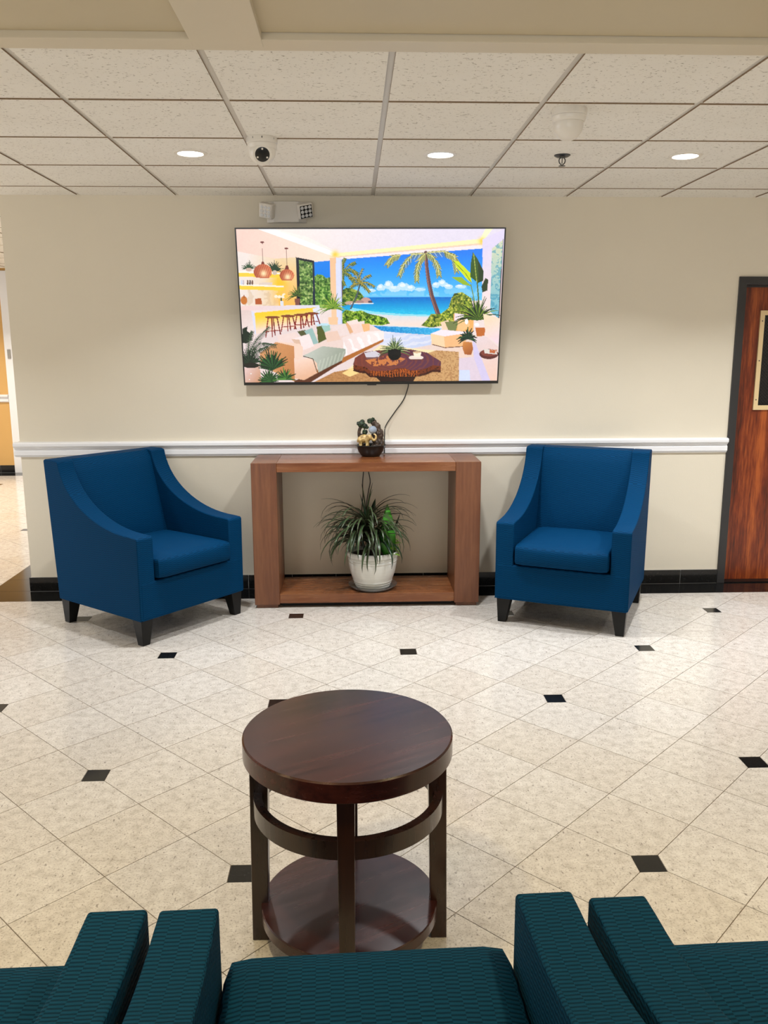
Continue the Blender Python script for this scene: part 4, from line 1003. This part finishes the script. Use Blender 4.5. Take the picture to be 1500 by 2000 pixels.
# ------------------------------------------------------------------ potted plant
PX, PY, PZ = .118, 5.338, .0905
t = NT('white_glazed_pot'); p = t.pos((1, 1, 60)); c = t.mix(t.noise(p, 3, 3), srgb(214, 216, 210), srgb(238, 238, 232)); t.set(Base_Color=c, Roughness=.35); t.bump(t.noise(p, 3, 2), .25, .002); M['pot'] = t.m
t = NT('clear_plastic'); t.set(Base_Color=(.96, .95, .94, 1), Roughness=.08); t.b.inputs['Transmission Weight'].default_value = .85; t.b.inputs['IOR'].default_value = 1.3; M['clear'] = t.m
sc_ = lathe('plant_saucer', [(0, 0), (.132, 0), (.150, .012), (.158, .024), (.1555, .024), (.147, .013), (.130, .003), (0, .003)], M['clear'], None, 56)
sc_.location = (PX, PY, PZ); tag(sc_, 'shallow clear plastic saucer under the white plant pot', 'saucer')
pl = thing('potted_plant', 'bushy dracaena and mixed leaves in a ribbed white pot on the console shelf', 'potted plant', (PX, PY, PZ+.0035), 0)
prof = [(0, 0), (.100, 0), (.108, .004)]
for k in range(0, 25):
    s_ = k/24; z = .006+s_*.200; r = .108 + .048*math.sin(s_*PI*.55)/math.sin(PI*.55)
    if z < .055: r += .0035*(1 if (k % 2) else -1)
    elif z > .165: r += .003*(1 if (k % 2) else -1)
    prof.append((r, z))
prof += [(.158, .208), (.166, .214), (.168, .226), (.166, .238), (.160, .243), (.153, .240), (.150, .226), (.146, .205)]
lathe('pot', prof, M['pot'], pl, 64, smooth=25)
M['soil'] = plain('soil', srgb(40, 28, 20), .95, var=.4, vscale=60, bump=.8)
lathe('soil', [(0, .216), (.1485, .212)], M['soil'], pl, 32)
def leaf_mat(name, a, b, edge, rough=.35):
    t = NT(name); uv = t.n('UVMap', uv_map='leaf').outputs[0]; s = t.n('SeparateXYZ', {0: uv})
    d = t.math('ABSOLUTE', t.math('SUBTRACT', s.outputs[0], .5))
    c = t.mix(t.noise(t.pos(), 30, 2), a, b); c = t.mix(t.math('MULTIPLY', t.math('POWER', t.math('MULTIPLY', d, 2.0), 3.0), .8), c, edge)
    t.set(Base_Color=c, Roughness=rough); t.b.inputs['Specular IOR Level'].default_value = .55; return t.m
M['leaf_d'] = leaf_mat('dracaena_leaf', srgb(30, 54, 30), srgb(66, 94, 54), srgb(78, 54, 50))
M['leaf_b'] = leaf_mat('bright_leaf', srgb(44, 128, 26), srgb(86, 172, 44), srgb(34, 96, 26))
M['leaf_k'] = leaf_mat('dark_leaf', srgb(14, 36, 22), srgb(38, 72, 44), srgb(20, 40, 24))
M['leaf_y'] = leaf_mat('lime_leaf', srgb(96, 150, 40), srgb(160, 196, 70), srgb(90, 140, 40))
def leaf(base, az, el, L, W, droop, mat, parent, n=9, shape='strap', fold=.25, twist=0):
    """One blade: leaves its base at (azimuth, elevation) and bends over under its own weight."""
    az, el = math.radians(az), math.radians(el); p = Vector(base); ds = L/n; rows_ = []
    for k in range(n+1):
        s = k/n
        d = Vector((math.cos(az)*math.cos(el), math.sin(az)*math.cos(el), math.sin(el)))
        side = Vector((-math.sin(az), math.cos(az), 0)); up = side.cross(d)*-1
        side = (side*math.cos(twist)+up*math.sin(twist))
        if shape == 'strap': w = W*min(1, s*5+.45)*(1-s**3)**.8
        elif shape == 'ovate': w = W*(math.sin(PI*min(1, (s*.92+.08))**.75)**.8)
        w = max(w, .0006)
        rows_.append((p-side*w/2+up*fold*w, p.copy(), p+side*w/2+up*fold*w)); p = p+d*ds; el -= droop*ds/L*(0.5+s)
    vv = [v for r in rows_ for v in r]; ff = []
    for k in range(n):
        a = 3*k; ff += [(a, a+1, a+4, a+3), (a+1, a+2, a+5, a+4)]
    me = mesh('leaf', vv, ff); uvl = me.uv_layers.new(name='leaf')
    for lo in me.loops: uvl.data[lo.index].uv = ((lo.vertex_index % 3)*.5, (lo.vertex_index//3)/n)
    o = link('leaf', me, mat, parent, 60)
    m = o.modifiers.new('thickness', 'SOLIDIFY'); m.thickness = .0009; return o
rl = random.Random(12)
crown = [(-.040, -.03, .44), (-.080, -.02, .37), (.020, -.04, .36)]
for q in crown: tube('stem', smooth_path([(q[0]*.5, q[1], .21), (q[0]*.8, q[1], .3), q]), [.010, .010, .009, .009, .008, .008, .008, .008, .007, .007, .007, .007, .007, .007, .007, .007, .007], M['leaf_k'], pl)
k = 0
for ci, (q, cnt, LL) in enumerate(zip(crown, (56, 44, 40), (.36, .33, .30))):
    for i in range(cnt):
        az = 360*i/cnt*2.618 + rl.uniform(-10, 10); az = az % 360
        el = rl.uniform(8, 70)
        L = LL*rl.uniform(.75, 1.12)
        if 40 < az < 140: L *= .62                      # towards the wall
        leaf((q[0], q[1], q[2]-rl.uniform(0, .07)), az, el, L, rl.uniform(.013, .021), math.radians(rl.uniform(100, 165)), M['leaf_d'], pl, 9, fold=.2)
for i in range(34):                                      # blades hanging over the front of the pot
    q = crown[i % 3]
    leaf((q[0]+rl.uniform(-.015, .015), q[1], q[2]-rl.uniform(.02, .10)), rl.uniform(190, 345), rl.uniform(15, 60), rl.uniform(.24, .34), rl.uniform(.014, .022), math.radians(rl.uniform(135, 180)), M['leaf_d'] if i % 4 else M['leaf_k'], pl, 9, fold=.2)
for az, el, L, dr in ((182, 52, .34, 70), (200, 40, .36, 110), (175, 35, .36, 120), (5, 62, .36, 95), (-8, 50, .38, 100), (10, 35, .36, 90), (60, 78, .26, 25), (120, 84, .25, 20), (300, 80, .24, 30), (215, 20, .36, 100), (190, 5, .33, 90), (250, 0, .34, 80), (285, 5, .30, 80)):
    leaf((-.040, -.01, .43), az, el, L, .011, math.radians(dr), M['leaf_d'], pl, 10, fold=.2)
leaf((.098, -.055, .21), 95, 86, .34, .098, math.radians(6), M['leaf_b'], pl, 12, 'ovate', .12)
leaf((.122, .015, .21), 20, 80, .27, .050, math.radians(10), M['leaf_k'], pl, 12, 'ovate', .2)
leaf((.075, -.03, .23), 270, 68, .22, .075, math.radians(30), M['leaf_b'], pl, 10, 'ovate', .15)
leaf((-.020, .0, .30), 60, 76, .28, .060, math.radians(10), M['leaf_k'], pl, 10, 'ovate', .2)
leaf((-.03, -.01, .36), 200, 80, .26, .040, math.radians(5), M['leaf_k'], pl, 10, 'ovate', .2)
for az, el, L, W, bz in ((182, 30, .26, .050, .33), (196, 12, .22, .055, .33), (170, 20, .22, .050, .36), (205, 30, .20, .055, .30), (185, 45, .20, .05, .36), (230, 20, .18, .05, .3), (160, 5, .2, .05, .30)):
    leaf((-.060, -.005, bz), az, el, L, W, math.radians(45), M['leaf_k'], pl, 9, 'ovate', .15)
for i in range(16):
    a = rl.uniform(-60, 60); r0 = rl.uniform(.09, .14)
    leaf((r0*math.cos(math.radians(a*.6)), r0*math.sin(math.radians(a*.6))-.02, .225+rl.uniform(0, .07)), a, rl.uniform(-10, 60), rl.uniform(.045, .07), .038, math.radians(50), M['leaf_y'], pl, 6, 'ovate', .15)
